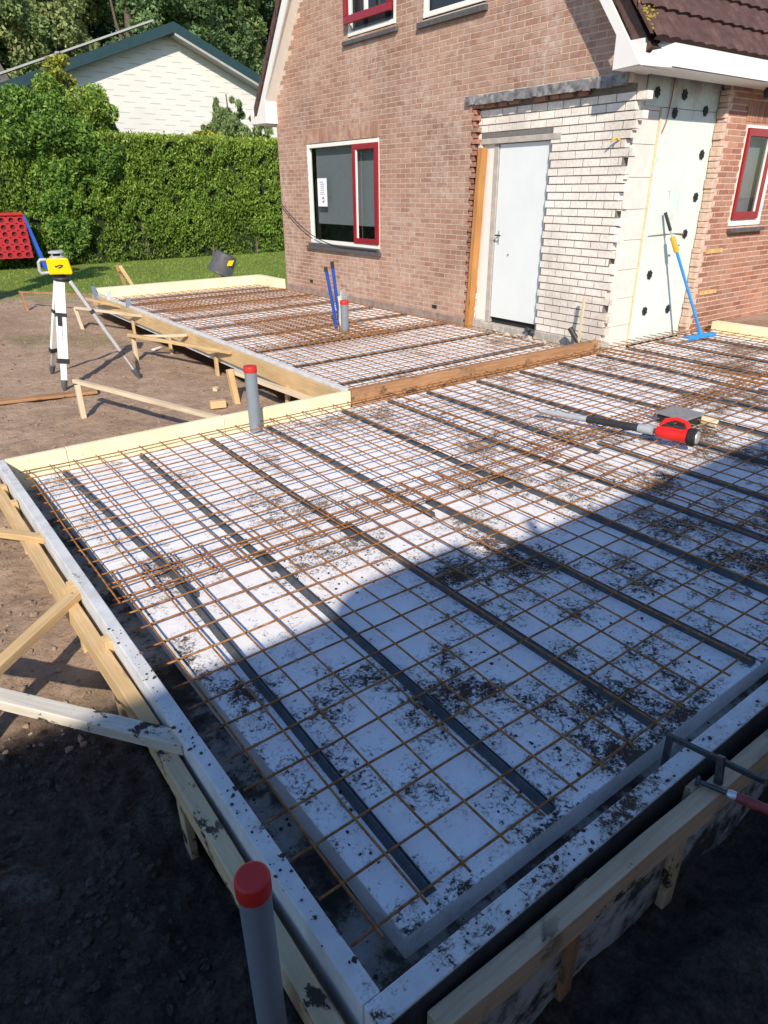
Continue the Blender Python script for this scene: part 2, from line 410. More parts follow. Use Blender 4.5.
lawn = t.mix(1, lawn, t.ramp(t.noise(p, 45, 4, .7), [(.3, .6), (.7, 1.2)]), 'MULTIPLY')
le = t.math('ADD', t.math('ADD', X[1], t.math('MULTIPLY', X[0], .55)), t.math('MULTIPLY', t.math('SUBTRACT', t.noise(p, 1.1, 6, .7), .5), 5.5))
c = t.mix(t.ramp(t.math('MULTIPLY', le, .04), [(.63, 0), (.70, 1)]), c, lawn)
nb = t.bump(n3, .8, .014, t.bump(n2, .9, .05))
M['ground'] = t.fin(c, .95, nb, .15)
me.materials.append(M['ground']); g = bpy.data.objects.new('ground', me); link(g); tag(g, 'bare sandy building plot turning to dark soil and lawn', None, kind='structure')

def fastmesh(name, V, n_per, mat, rnd, parent=None, base=(0,0,0)):
    """V: (N, n_per, 3) numpy -> N loose polygons"""
    N = len(V); me = bpy.data.meshes.new(name)
    org = np.array(origin(parent) if parent is not None else base)
    me.vertices.add(N*n_per); me.vertices.foreach_set('co', (V.reshape(-1, 3)-org).ravel().astype(np.float32))
    me.loops.add(N*n_per); me.loops.foreach_set('vertex_index', np.arange(N*n_per, dtype=np.int32))
    me.polygons.add(N); me.polygons.foreach_set('loop_start', np.arange(0, N*n_per, n_per, dtype=np.int32))
    me.update(calc_edges=True)
    at = me.attributes.new('rnd', 'FLOAT', 'FACE'); at.data.foreach_set('value', np.asarray(rnd, np.float32))
    me.materials.append(mat); me.validate()
    o = bpy.data.objects.new(name, me)
    if parent is None: o.location = base
    link(o, parent); return o
def leaves(name, P, size, mat, parent=None, base=(0,0,0), aspect=.5, droop=None, rnd=None):
    N = len(P); a = rng.normal(size=(N, 3))
    if droop is not None: a = a*.6+np.array(droop)
    a /= np.linalg.norm(a, axis=1)[:, None]
    b = np.cross(a, rng.normal(size=(N, 3))); b /= np.linalg.norm(b, axis=1)[:, None]
    s = size*(.6+.8*rng.random(N))[:, None]
    V = np.stack([P-a*s, P+b*s*aspect-a*s*.1, P+a*s, P-b*s*aspect-a*s*.1], 1)
    return fastmesh(name, V, 4, mat, rng.random(N) if rnd is None else rnd, parent, base)

# grass blades near the lawn's front and a few tufts on the dirt
N = 26000; gx = rng.uniform(-1, 14, N); gy = rng.uniform(10.5, 21.3, N)
keep = (gy+.55*gx+rng.normal(size=N)*1.3 > 17.2); keep &= ~((gx > 5.85) & (gy < 11.2)) & ~((gx > 2.4) & (gx < 6.1) & (gy < 12.2))
gx = gx[keep]; gy = gy[keep]; N = len(gx)
P0 = np.stack([gx, gy, np.full(N, -.31)], 1); h = .03+.04*rng.random(N); an = rng.random(N)*6.28
w = np.stack([np.cos(an), np.sin(an), np.zeros(N)], 1)*.012; tip = P0+np.stack([rng.normal(size=N)*.02, rng.normal(size=N)*.02, h], 1)
g = fastmesh('grass', np.stack([P0-w, P0+w, tip], 1), 3, M['grass'], rng.random(N)); tag(g, 'short green lawn in front of the tall hedge', None, kind='stuff')

# soil clods on the ground near the camera
def clods(name, pts, smin, smax, mat):
    ico = bmesh.new(); bmesh.ops.create_icosphere(ico, subdivisions=2, radius=1)
    bv = np.array([v.co[:] for v in ico.verts]); bf = [[v.index for v in f.verts] for f in ico.faces]; ico.free()
    mb = MB()
    for (x, y, z) in pts:
        s = smin+(smax-smin)*random.random()**3
        o3 = Vector(rng.normal(size=3)*9); dd = np.array([[1+.75*noise.noise(Vector(b_)*1.1+o3)+.3*noise.noise(Vector(b_)*3+o3)] for b_ in bv])
        q = bv*np.array([s*random.uniform(.7,1.4), s*random.uniform(.7,1.4), s*random.uniform(.45,.9)])*dd
        mb.add([(x+a, y+b, z+c_+s*.2) for a, b, c_ in q], bf, False)
    return mb.build(name, mat, None, (0,0,0), fix=False)
t = NT('clod_soil'); c = t.ramp(t.noise(t.pos(), 30, 4), [(.3, (.035,.028,.024)), (.7, (.095,.078,.066))]); M['clod'] = t.fin(c, .95, t.bump(t.noise(t.pos(), 120, 4), .5, .004), .15)
pts = []
while len(pts) < 4200:
    x = random.uniform(-2, -.3); y = random.uniform(-1, 2.2)
    if y+.45*x > 1.45: continue
    if noise.noise(Vector((x*2, y*2, 5))) + random.random()*.8 > .2: pts.append((x, y, gz(x, y)))
tag(clods('soil_clods', pts, .0025, .017, M['clod']), 'dark crumbs and clods scattered over the dug soil', None, kind='stuff')
t = NT('sand_clod'); c = t.ramp(t.noise(t.pos(), 30, 4), [(.3, (.16,.11,.08)), (.7, (.36,.26,.19))]); M['sclod'] = t.fin(c, .95, t.bump(t.noise(t.pos(), 120, 4), .5, .004), .15)
pts = []
for _ in range(2600):
    x = random.uniform(-1.6, 2.4); y = random.uniform(1.6, 12)
    if x > -.3 and y < 3.95: continue
    pts.append((x, y, gz(x, y)))
for _ in range(900):
    x = random.uniform(-1.5, -.27); y = random.uniform(1.5, 4.5)
    if y+.45*x > 1.4: pts.append((x, y, gz(x, y)))
tag(clods('sandy_clods', pts, .004, .02, M['sclod']), 'small sandy lumps lying across the bare plot', None, kind='stuff')
# crumbs lying on the foam
pts = []
while len(pts) < 900:
    x = random.uniform(.08, 5.2); y = random.uniform(-.04, 3.2)
    d_ = noise.noise(Vector((x*1.6, y*1.6, 11)))+.5*noise.noise(Vector((x*5, y*5, 4)))
    if d_+random.random()*.5 - .10*y > .42: pts.append((x, y, -.040))
for _ in range(110):
    y = random.uniform(-.1, 1.6); pts.append((-.135+random.uniform(-.03,.03)-.012*y, y, .1))
for _ in range(300):
    y = random.uniform(-.15, 3.7); pts.append((random.uniform(-.09,.05), y, -.132))
for _ in range(240):
    pts.append((random.uniform(0, 1.8), -.206+random.uniform(-.028,.028), .1) if random.random() < .35 else (random.uniform(0, 3), random.uniform(-.165,-.06), -.132))
tag(clods('soil_crumbs', pts, .0015, .0065, M['clod']), 'dark crumbs of soil trodden over the foam and boards', None, kind='stuff')

# ------------------------------------------------------------------ slab: footing, insulation
mb = MB(); mb.box(-.145, 8.1, -.17, 3.86, -.30, -.132); mb.build('concrete_footing', M['footing'], None, (0,0,-.3))
tag(bpy.data.objects['concrete_footing'], 'soiled grey footing strip in the trench round the foam slab', 'footing')
mb = MB()
# main insulation: boards 1.2 m wide butted together
xe = [.062, 1.25, 2.45, 3.65, 4.85, 6.05, 7.25, 8.09]
for a, b in zip(xe[:-1], xe[1:]):
    x0 = a+.001; x1 = b-.001
    for (y0, y1) in ((-.05, 2.34), (2.342, 3.858)):
        vsx = [(x0 - (.02*(y0+.05) if a < .1 else 0), y0), (x1, y0), (x1, y1), (x0-(.02*(y1+.05) if a < .1 else 0), y1)]
        mb.prism([(q[0], q[1], -.148) for q in vsx], (0,0,.108))
s = mb.build('insulation_slab', M['foam'], None, (.06,-.05,-.148), bevel=.004)
tag(s, 'large white foam slab smeared with soil beneath the front steel mesh', 'insulation slab')
mb = MB()
for a, b in ((2.6,3.8),(3.802,5.0),(5.002,5.89)):
    for c0, c1 in ((3.935,6.3),(6.302,8.7),(8.702,11.8)): mb.box(a, b, c0, c1, -.14, -.04)
s = mb.build('insulation_slab', M['foam_side'], None, (2.6,3.93,-.14), bevel=.003)
tag(s, 'white foam slab along the gable wall behind the brown beam', 'insulation slab')

# edge boards of the formwork
mb = MB()
mb.prism([(-.108,-.175,-.30),(-.157,-.175,-.30),(-.212,3.91,-.30),(-.160,3.91,-.30)], (0,0,.399))
o = mb.build('edge_board', M['cement'], None, (-.13,-.17,-.3), bevel=.004); tag(o, 'grey cement faced edge board on the left of the front slab', 'edge board')
mb = MB(); mb.box(-.155, 4.9, -.237, -.1765, -.60, .1)
o = mb.build('edge_board', M['cement'], None, (-.155,-.2,-.3), bevel=.004); tag(o, 'grey cement faced edge board along the near front of the slab', 'edge board')
mb = MB(); mb.box(-.14, 4.9, -.2405, -.2375, -.19, .092); mb.build('board_shade', simple('shaded_face', (.035,.037,.04), .7, .4, 14, .4), o)  # near-black sheet paints the shade in the gap behind the rail
mb = MB(); mb.box(-.14, 4.9, -.2405, -.2375, -.59, -.192); mb.build('board_foot', simple('mud_face', (.42,.41,.39), .85, .15, 9, .4, dirt=(.05,.04,.034), dirt_amt=.47), o)
mb = MB(); mb.prism([(2.545,3.94,-.16),(2.60,3.94,-.16),(2.64,11.85,-.16),(2.585,11.85,-.16)], (0,0,.26))
o = mb.build('edge_board', M['cement'], None, (2.57,3.94,-.25), bevel=.003); tag(o, 'grey edge board left of the long mesh strip beside the gable', 'edge board')
def yb(poly, z0, z1, label):
    mb = MB(); mb.prism([(a, b, z0) for a, b in poly], (0,0,z1-z0))
    o = mb.build('foam_board', M['yfoam'], None, (poly[0][0], poly[0][1], z0), bevel=.006); tag(o, label, 'foam board', 'yellow foam edge boards')
yb([(-.158,3.862),(.213,3.862),(.213,3.91),(-.158,3.91)], -.14, .102, 'short yellow foam board in the far left corner of the front slab')
yb([(.216,3.862),(1.37,3.862),(1.37,3.912),(.216,3.912)], -.14, .103, 'yellow foam board behind the mesh, left of the grey pipe')
yb([(1.373,3.862),(2.552,3.862),(2.552,3.912),(1.373,3.912)], -.14, .101, 'yellow foam board between the grey pipe and the brown beam')
yb([(2.645,11.82),(5.72,11.82),(5.72,12.02),(2.645,12.02)], -.20, .15, 'long pale yellow foam board at the far end before the lawn')
yb([(5.723,10.98),(5.88,10.98),(5.88,12.0),(5.723,12.0)], -.20, .15, 'short pale yellow foam board against the far house corner')
yb([(8.1,.4),(8.24,.4),(8.24,3.72),(8.1,3.72)], -.14, .10, 'yellow foam board at the right edge under the brick wall')

beam_ = timber('timber_beam', (2.562,3.895,.032), (6.0,3.895,.032), .068, .146, M['brown_wood'], bevel=.004)
tag(beam_, 'long brown timber beam between the two mesh fields', 'timber beam')

# wales, stakes, braces
wl = thing('timber_wale', (-.2,0,0), 'long pine rail with muddy near end beside the left edge board', 'timber rail')
timber('rail', (-.212,-.42,-.03), (-.2105,1.0,-.025), .052, .095, M['pine_dirty'], wl)
timber('rail', (-.2085,1.005,-.025), (-.268,4.0,-.02), .052, .095, M['pine'], wl, warp=.006)
wf = timber('timber_rail', (-.04,-.279,.0125), (4.6,-.365,.0125), .052, .095, M['pine_clean']); tag(wf, 'pine rail outside the near front edge board', 'timber rail')
wb_ = timber('timber_rail', (2.515,3.93,-.005), (2.555,11.75,-.005), .04, .165, M['pine']); tag(wb_, 'pine rail along the side strip left of the gable', 'timber rail')
def stake(p, top, label, mat='pine', w=.045, lean=(0,0), h=.06):
    o = timber('wooden_stake', (p[0], p[1], p[2]), (p[0]+lean[0], p[1]+lean[1], top), w, h, M[mat], bevel=.004)
    tag(o, label, 'stake', 'stakes holding the formwork')
stake((-.1835,.9,-.6), .045, 'muddy stake between board and rail where the soiled white brace ends', 'pine_dirty', .030)
stake((-.1935,1.57,-.5), .055, 'stake beside the left board just above the shadow edge', 'pine', .03)
stake((-.2015,2.10,-.45), .055, 'stake beside the left board where the slanting brace ends', 'pine', .03)
stake((-.2105,2.74,-.45), .05, 'stake beside the left board where the level brace ends', 'pine', .03)
stake((-.222,3.30,-.45), .04, 'stake beside the left board, second from the far corner', 'pine', .03)
stake((-.228,3.60,-.45), .04, 'stake beside the left board, nearest the far corner', 'pine', .03)
stake((.11,-.2475,-.7), .01, 'stake in the gap between front board and rail near the corner', 'brown_wood', .045, h=.017)
stake((.50,-.25,-.7), .02, 'middle stake in the gap between front board and rail', 'brown_wood', .05, h=.02)
stake((1.01,-.256,-.7), .05, 'stake behind the rail next to the clamp', 'pine_dirty', .06, h=.028)
def brace(p0, p1, label, mat='pine', w=.045, h=.035, roll=0):
    o = timber('timber_brace', p0, p1, w, h, M[mat], roll=roll, bevel=.003); tag(o, label, 'brace', 'braces of the formwork')
brace((-.15,.835,.043), (-1.2,2.33,.0), 'white muddy brace running from the left rail over the dark soil', 'pine_white', .062, .045)
brace((-.18,2.03,.042), (-1.05,1.30,-.02), 'pine brace slanting down left from the rail above the shadow', 'pine', .055, .04)
brace((-.18,2.66,.042), (-.95,3.68,.02), 'level pine brace leaving the left rail at mid height', 'pine', .05, .035)
brace((.80,6.03,.03), (1.46,3.98,.02), 'pale brace from the tripod foot to the yellow foam board', 'pine_pale', .05, .035)
stake((.77,5.82,-.4), .02, 'short stake under the brace beside the tripod', 'pine_pale', .045, (.02,.08))
brace((1.95,8.0,.03), (2.50,6.15,.05), 'longer of two braces fanning out from one stake', 'pine', .05, .035)
brace((1.97,8.02,.0), (2.50,7.42,.05), 'shorter of two braces fanning out from one stake', 'pine_pale', .045, .03)
stake((2.0,8.0,-.4), .01, 'stake carrying the two fanning braces', 'pine_pale', .045)
brace((2.0,10.75,.03), (2.53,9.2,.05), 'pale brace right of the tripod leg towards the far rail', 'pine_pale', .05, .035)
stake((2.05,10.7,-.4), .02, 'slim stake under the far pale brace', 'pine_pale', .045, (-.05,.1))
brace((2.35,11.6,.05), (2.53,10.2,.06), 'short brace at the far end of the long rail', 'pine', .05, .035)
brace((1.72,13.6,.0), (2.52,12.0,.05), 'thin brown brace near the lawn behind the tripod', 'brown_wood', .04, .03)
stake((1.75,13.3,-.4), .0, 'thin stake near the lawn under the brown brace', 'brown_wood', .035, (-.03,.1))
brace((2.22,5.55,.0), (2.505,4.25,-.10), 'pale brace behind the grey pipe', 'pine_pale', .07, .035)
stake((2.19,5.42,-.4), .04, 'broad stake behind the grey pipe', 'pine', .06, (-.03,.06))
for i, y in enumerate((4.9, 6.6, 8.1, 9.6)):
    stake((2.475+.005*y*.6,y,-.4), -.06, 'small peg holding the long rail, number %s from the near end' % ['one','two','three','four'][i], 'pine', .03)
pl = timber('timber_plank', (-.55,7.06,-.272), (1.14,6.67,-.268), .12, .03, M['brown_wood']); tag(pl, 'brown plank lying on the sand in front of the tripod', 'plank')
ob = timber('timber_offcut', (1.88,5.40,-.26), (2.03,5.36,-.26), .07, .07, M['pine']); tag(ob, 'small square wood offcut lying behind the yellow foam board', 'offcut')
ob = timber('timber_offcut', (2.17,5.95,-.275), (2.21,5.98,-.27), .05, .04, M['pine_pale']); tag(ob, 'tiny pale wood chip lying beyond the square offcut', 'offcut')
ob = timber('timber_offcut', (2.36,8.4,-.28), (2.5,8.5,-.28), .05, .02, M['leg_white']); tag(ob, 'flat white chip lying beside the long rail', 'offcut')
scr = simple('screw_head', (.35,.33,.28), .4, .2, 50, .1, metal=.8)
hd_ = [(bpy.data.objects['timber_brace'], (.045,.012)), (bpy.data.objects['timber_brace'], (.075,-.010)), (bpy.data.objects['timber_brace.001'], (.05,.0)), (bpy.data.objects['timber_brace.002'], (.05,.0))]
for o, (a, b) in hd_:
    hz = max(v.co.z for v in o.data.vertices)
    mb = MB(); mb.lathe((a,b,hz), [(.005,-.002),(.005,.0012),(.002,.0014)], 10)
    so_ = mb.build('screw', scr, None, (0,0,0)); so_.parent = o
# ------------------------------------------------------------------ reinforcing mesh
RB = .0046
def barmesh(L, axis):
    mb = MB(); n = max(3, int(L/.3)+1); pts = []
    ph = random.random()*6
    for i in range(n):
        s_ = L*i/(n-1); wob = .0035*math.sin(s_*4.1+ph); 
        pts.append((s_, wob, .0018*math.sin(s_*5.3+ph)) if axis == 0 else (wob, s_, .0018*math.sin(s_*5.3+ph)))
    mb.tube(pts, RB, 6)
    me = bpy.data.meshes.new('bar'); me.from_pydata(mb.v, [], mb.f); me.polygons.foreach_set('use_smooth', mb.sm); me.materials.append(M['rust']); return me
def sheet(x0, x1, y0, y1, xfirst, yfirst, z, label, step=.15, rot=0, xstep=None):
    root = thing('steel_mesh', (x0, y0, z), label, 'steel mesh', 'welded reinforcing mesh sheets')
    la = [barmesh(y1-y0, 1) for _ in range(3)]; lb = [barmesh(x1-x0, 0) for _ in range(3)]
    x = xfirst; xs_ = xstep or step
    while x <= x1+1e-6:
        o = bpy.data.objects.new('bar', random.choice(la)); o.location = (x-x0+random.uniform(-.003,.003), 0, 0); o.rotation_euler = (0,0,random.uniform(-.0008,.0008)); link(o, root); x += xs_
    y = yfirst
    while y <= y1+1e-6:
        o = bpy.data.objects.new('bar', random.choice(lb)); o.location = (0, y-y0+random.uniform(-.003,.003), -2*RB); o.rotation_euler = (0,0,random.uniform(-.0008,.0008)); link(o, root); y += step
    root.rotation_euler = (0,0,rot)
    return root
sheet(-.07, 3.03, -.035, 2.20, 0, 0, 0, 'rusty steel mesh sheet in the near left part of the slab, partly in shade')
sheet(-.10, 2.96, 1.84, 3.822, -.063, 1.86, .030, 'rusty steel mesh sheet in the far left corner by the yellow foam')
sheet(2.93, 5.95, -.03, 2.23, 3.0-.07, 0.012, .010, 'steel mesh sheet under the red leaf blower and out of frame right')
sheet(2.88, 5.98, 1.93, 3.82, 2.93, 2.0, .040, 'steel mesh sheet in front of the brown beam')
sheet(5.84, 8.07, -.03, 2.25, 5.9, .03, .004, 'steel mesh sheet at the right edge of the slab, nearer half')
sheet(5.80, 8.06, 1.93, 3.92, 5.86, 1.98, .026, 'steel mesh sheet under the blue pole beside the pale panel')
sheet(2.64, 5.86, 3.96, 6.55, 2.70, 4.02, 0, 'dense mesh sheet just behind the brown beam')
sheet(2.66, 5.86, 6.25, 9.05, 2.72, 6.30, .012, 'dense mesh sheet round the blue conduits')
sheet(2.68, 5.86, 8.85, 11.75, 2.74, 8.9, .002, 'dense mesh sheet at the far end by the pale foam')
sheet(3.35, 4.75, 5.9, 8.1, 3.42, 5.96, .036, 'extra rusty mesh sheet doubled up by the small capped pipe', rot=-.02)
sheet(3.0, 5.7, 9.2, 10.9, 3.05, 9.27, .030, 'extra orange mesh sheet doubled up before the far foam', rot=.015)
# spacer strips
def spacer(p0, p1, w, h, label):
    p0 = Vector(p0); p1 = Vector(p1); d = (p1-p0).normalized(); s_ = Vector((d.y, -d.x, 0)); L = (p1-p0).length
    prof = [(-.5,0),(-.44,.08),(-.20,.25),(-.13,1),(.13,1),(.20,.25),(.44,.08),(.5,0),(.5,-.0),(0,.02)]
    prof = [(-.5,0),(-.40,.12),(-.17,.95),(-.08,1),(-.05,.75),(.05,.75),(.08,1),(.17,.95),(.40,.12),(.5,0)]
    mb = MB(); mb.prism([p0+s_*(a*w)+Vector((0,0,b*h)) for a, b in prof], d*L)
    o = mb.build('spacer_strip', M['spacer'], None, tuple(p0)); tag(o, label, 'spacer strip', 'plastic strips carrying the mesh')
ordn = ['first','second','third','fourth','fifth','sixth','seventh','eighth','ninth','tenth','eleventh','twelfth','thirteenth','fourteenth']
fx = [(.19,.24),(.655,.70),(1.222,1.235),(1.84,1.80),(2.41,2.42),(2.93,2.87),(3.44,3.46),(4.03,4.02),(4.62,4.60),(5.23,5.22),(5.83,5.80),(6.45,6.42),(7.05,7.02),(7.62,7.60)]
bx_ = [(.262,.160),(.67,.68),(1.19,1.215),(1.70,1.69),(2.36,2.41),(2.87,2.9),(3.30,3.35),(3.94,3.99),(4.58,4.6),(5.17,5.2),(5.72,5.85),(6.36,6.40),(6.95,7.0),(7.58,7.6)]
for i, ((a, b), (c_, d_)) in enumerate(zip(fx, bx_)):
    y0 = [.0,-.02,0,-.035][i] if i < 4 else random.uniform(-.03,.02)
    spacer((a,y0,-.0395), (b,1.97+random.uniform(-.05,.05),-.0395), .040, .031, 'grey spacer strip under the front mesh, %s from the left board' % ordn[i])
    spacer((c_+(0 if i else .0),1.78+random.uniform(-.04,.04),-.0395), (d_,3.78,-.0395), .036, .031, 'grey spacer strip under the rear mesh, %s from the left board' % ordn[i])
for i, y in enumerate([4.5,5.4,6.3,7.2,8.1,9.0,9.9,10.8,11.4]):
    spacer((2.66,y,-.0395), (5.84,y+random.uniform(-.08,.08),-.0395), .05, .03, 'spacer strip across the side strip by the gable, %s behind the beam' % ordn[i])

# ------------------------------------------------------------------ brick helpers
def brick_field(name, mat, plane, at, a0, a1, z0, z1, L, H, joint, holes=(), top=None, depth=.05, proud=.006, parent=None, ragL=0, ragR=0, sgn=-1, jit=.0015, ragfun=None):
    """running-bond bricks as real boxes on plane 'x' (const x) or 'y' (const y); sgn: outward direction"""
    mb = MB(); row = 0; z = z0
    while z+H-joint <= z1+1e-6:
        zz0 = z; zz1 = z+H-joint; off = (L/2 if row % 2 else 0)
        a = a0-L+off
        lo, hi = a0, a1
        if ragfun: lo, hi = ragfun(row, zz0, a0, a1, L)
        while a < a1+L:
            b0 = max(a, lo); b1 = min(a+L-joint, hi); a += L
            if b1-b0 < .03: continue
            segs = [(b0, b1)]
            for (h0, h1, hz0, hz1) in holes:
                if hz0 < zz1-.01 and hz1 > zz0+.01:
                    ns = []
                    for s0, s1 in segs:
                        if h1 <= s0 or h0 >= s1: ns.append((s0, s1))
                        else:
                            if h0-s0 > .02: ns.append((s0, h0))
                            if s1-h1 > .02: ns.append((h1, s1))
                    segs = ns
            for s0, s1 in segs:
                if top is not None:
                    if min(top(s0), top(s1))+.13 < zz1: continue
                d = proud+random.uniform(-jit, jit)
                if plane == 'x': mb.box(*sorted((at+sgn*d, at-sgn*depth)), s0, s1, zz0, zz1)
                else: mb.box(s0, s1, *sorted((at+sgn*d, at-sgn*depth)), zz0, zz1)
        z += H; row += 1
    return mb.build(name, mat, parent, bevel=0, fix=False)

# ------------------------------------------------------------------ the house
H = thing('brick_house', (5.9,3.85,0), 'pink brick house with steep tiled roof and partly stripped outer brickwork', 'house')
UO = 5.9; ZE = 2.62
def rooftop(v): return 2.66 + 1.32*(min(v-3.60, 11.2-v))
gh = [(7.955,9.985,.84,2.345),(5.90,7.02,3.57,5.2),(7.56,8.70,3.61,5.2)]
top = lambda v: rooftop(v)-.0
brick_field('gable_brickwork', M['brick_red'], 'x', UO, 6.03, 10.95, -.06, 8, .22, .0625, .011, gh, top, parent=H, proud=.003, jit=.0012,
            ragfun=lambda r, z, a, b, L: ((3.86 if z > 2.66 else 6.03+(.02 if r % 2 else 0)), b))
# rows above the stripped opening
mbu = brick_field('gable_brickwork', M['brick_red'], 'x', UO, 3.86, 6.03, 2.69, 8, .22, .0625, .011, gh, top, parent=H, proud=.003, jit=.0012)
# soldier course above the ground floor window
mb = MB(); v = 7.93
while v < 10.03: mb.box(UO-.008, UO+.05, v, v+.052, 2.35, 2.555); v += .0635
mb.build('soldier_course', M['brick_red'], H, fix=False)
# backing (mortar) with openings
def backing(name, mat, x, a0, a1, zfun0, zfun1, holes, parent, thick=.09):
    cuts = sorted(set([a0, a1]+[c_ for h_ in holes for c_ in h_[:2] if a0 < c_ < a1]+[a0+(a1-a0)*i/24 for i in range(25)]))
    mb = MB()
    for c0, c1 in zip(cuts[:-1], cuts[1:]):
        if c1-c0 < 1e-4: continue
        m_ = (c0+c1)/2; iv = [(zfun0(m_), None)]
        hs = sorted([h_ for h_ in holes if h_[0] < m_ < h_[1]], key=lambda h_: h_[2]); zlo = zfun0(m_); segs = []
        for h_ in hs:
            if h_[2] > zlo: segs.append((zlo, zlo, h_[2], h_[2]))
            zlo = h_[3]
        segs.append((zlo, zlo, zfun1(c0), zfun1(c1)))
        for (b0, b1, t0, t1) in segs:
            mb.add([(x,c0,b0),(x,c1,b1),(x,c1,t1),(x,c0,t0),(x+thick,c0,b0),(x+thick,c1,b1),(x+thick,c1,t1),(x+thick,c0,t0)],
                   [(0,1,2,3),(7,6,5,4),(0,4,5,1),(1,5,6,2),(2,6,7,3),(3,7,4,0)])
    return mb.build(name, mat, parent)
backing('gable_wall', M['mortar'], UO, 6.05, 10.949, lambda v: -.3, lambda v: rooftop(v)-.01, gh, H)
backing('gable_wall', M['mortar'], UO, 3.861, 6.05, lambda v: 2.60, lambda v: rooftop(v)-.01, gh, H)
mb = MB(); mb.box(UO-.012, UO-.0005, 6.05, 10.96, -.3, .07); mb.build('plinth', simple('plinth_stone', (.27,.20,.165), .95, .3, 9, .5), H)
# inner body of the house so nothing is hollow
mb = MB()
mb.prism([(6.30,4.10,-.3),(6.30,10.9,-.3),(6.30,10.9,2.9),(6.30,7.4,7.4),(6.30,4.10,2.9)], (9,0,0))
mb.build('inner_wall', M['room'], H)
mb = MB(); mb.box(UO+.01, 15.0, 10.86, 10.95, -.3, 2.9); mb.build('rear_wall', M['mortar'], H)
# flashing strip above the stripped part
mb = MB(); n = 26
for i in range(n):
    a = 3.86+(6.15-3.86)*i/n; b = a+(6.15-3.86)/n+.002; j0 = .012*noise.noise(Vector((i*.9,0,0))); j1 = j0
    mb.box(UO-.035+j0*.8, UO-.0075, a, b-.003, 2.575+j0*1.5, 2.672+j0)
mb.build('flashing', M['lead'], H)
# white lime brick inner leaf
UW = 5.98
door = (4.845, 5.665, .0, 2.222)
def ragw(r, z, a0, a1, L):
    base = 3.78 if z < 2.2 else 3.70
    return (base + (.0 if r % 2 else .085) + .02*math.sin(r*2.1), a1)
W = thing('lime_brick_wall', (UW,3.8,0), 'white lime brick wall with toothed broken edge around the plain door', 'wall')
brick_field('brickwork', M['brick_white'], 'x', UW, 3.70, 6.0, .085, 2.59, .225, .0815, .012, [(4.84,5.93,-.3,2.222)], None, .085, .007, W, ragfun=ragw, jit=.003)
mb = MB(); mb.box(UW, UW+.09, 3.87, 4.84, -.12, 2.60); mb.box(UW, UW+.09, 4.84, 5.99, 2.223, 2.60); mb.build('mortar_core', M['mortar_dark'], W)
mb = MB(); mb.box(UW-.012, UW+.08, 4.70, 5.94, 2.157, 2.219); mb.build('lintel', M['concrete'], W, bevel=.004)
mb = MB()
for i in range(26):
    a = 3.80+i*.085; z1 = .078+.025*noise.noise(Vector((i,2,2)))
    if a > 4.80 and a < 5.70: z1 = .055+.02*noise.noise(Vector((i,2,2)))
    mb.box(UW-.03+.02*noise.noise(Vector((i,5,2))), UW+.1, a, a+.083, -.15, z1)
mb.build('rubble_base', M['concrete'], W, bevel=.008)
# red brick slivers below flashing
mb = MB()
for i in range(9):
    if i in (4,): continue
    mb.box(UO+.012, UO+.06, 4.35+.19*i, 4.35+.19*i+random.uniform(.10,.18), 2.535+.004*(i % 3), 2.575)
mb.build('brick_slivers', M['brick_orange'], W, fix=False)
# broken red edge bricks left of the post
mb = MB()
for i in range(42):
    z = -.02+i*.0625; mb.box(UO+.004, UO+.07, 6.005-(.05 if i % 2 else .0)-random.uniform(0,.02), 6.045, z, z+.05)
mb.build('broken_brick_edge', M['brick_orange'], H, fix=False)
# lime block pier and insulation panel facing the slab
mb = MB(); z = -.12; i = 0
while z < 2.45:
    mb.box(6.075, 6.668, 3.975, 4.09, z, z+.315-.004); z += .315
mb.build('block_pier', M['block'], W, bevel=.004)
mb = MB(); 
for k, z in enumerate((.30,.55,.85,1.15,1.45,1.75,1.95)): mb.box(5.985, 6.05, 3.78+.02*(k % 3), 3.974, z, z+.07)
mb.build('projecting_bricks', M['brick_white'], W, fix=False)
mb = MB(); mb.box(6.075, 6.30, 3.99, 4.2, 2.40, 2.64); mb.build('pier_head', M['concrete'], W)
PN = thing('insulation_panel', (7.3,3.96,0), 'tall pale green insulation panels with black washers left of the orange brick wall', 'insulation panel')
def pn(x0, x1, z0, z1, y=3.96): 
    mb = MB(); mb.box(x0, x1, y, y+.05, z0, z1); mb.build('panel_sheet', M['panel'], PN, bevel=.003)
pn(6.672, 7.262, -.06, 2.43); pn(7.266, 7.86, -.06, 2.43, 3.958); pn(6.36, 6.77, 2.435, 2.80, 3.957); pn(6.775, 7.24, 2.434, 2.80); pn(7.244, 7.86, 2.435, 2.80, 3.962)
mb = MB(); mb.box(6.655, 6.6715, 3.952, 3.972, -.05, 2.43); mb.build('foil_edge', M['beige'], PN)
for (u, z) in [(6.531,2.558),(7.034,2.565),(6.898,2.387),(7.488,2.435),(7.565,2.005),(7.594,1.56),(7.50,1.161),(6.899,.741),(6.913,.321),(7.405,.296)]:
    mb = MB(); n = 14; ring = []
    for k in range(n):
        r_ = .042*(1+(.16 if k % 2 else -.08)+random.uniform(-.08,.08)); ring.append((u+r_*math.cos(6.283*k/n), 3.944, z+r_*1.12*math.sin(6.283*k/n)))
    mb.prism(ring, (0,.012,0)); mb.tube([(u,3.943,z),(u,3.938,z)], .012, 8)
    mb.build('washer', M['black_rubber'], PN)
mb = MB(); mb.tube([(6.80,3.945,2.75),(6.79,3.946,2.5),(6.76,3.946,2.3),(6.71,3.946,2.2)], .006, 6); mb.build('red_cord', simple('rust_red', (.36,.09,.05), .7), PN)
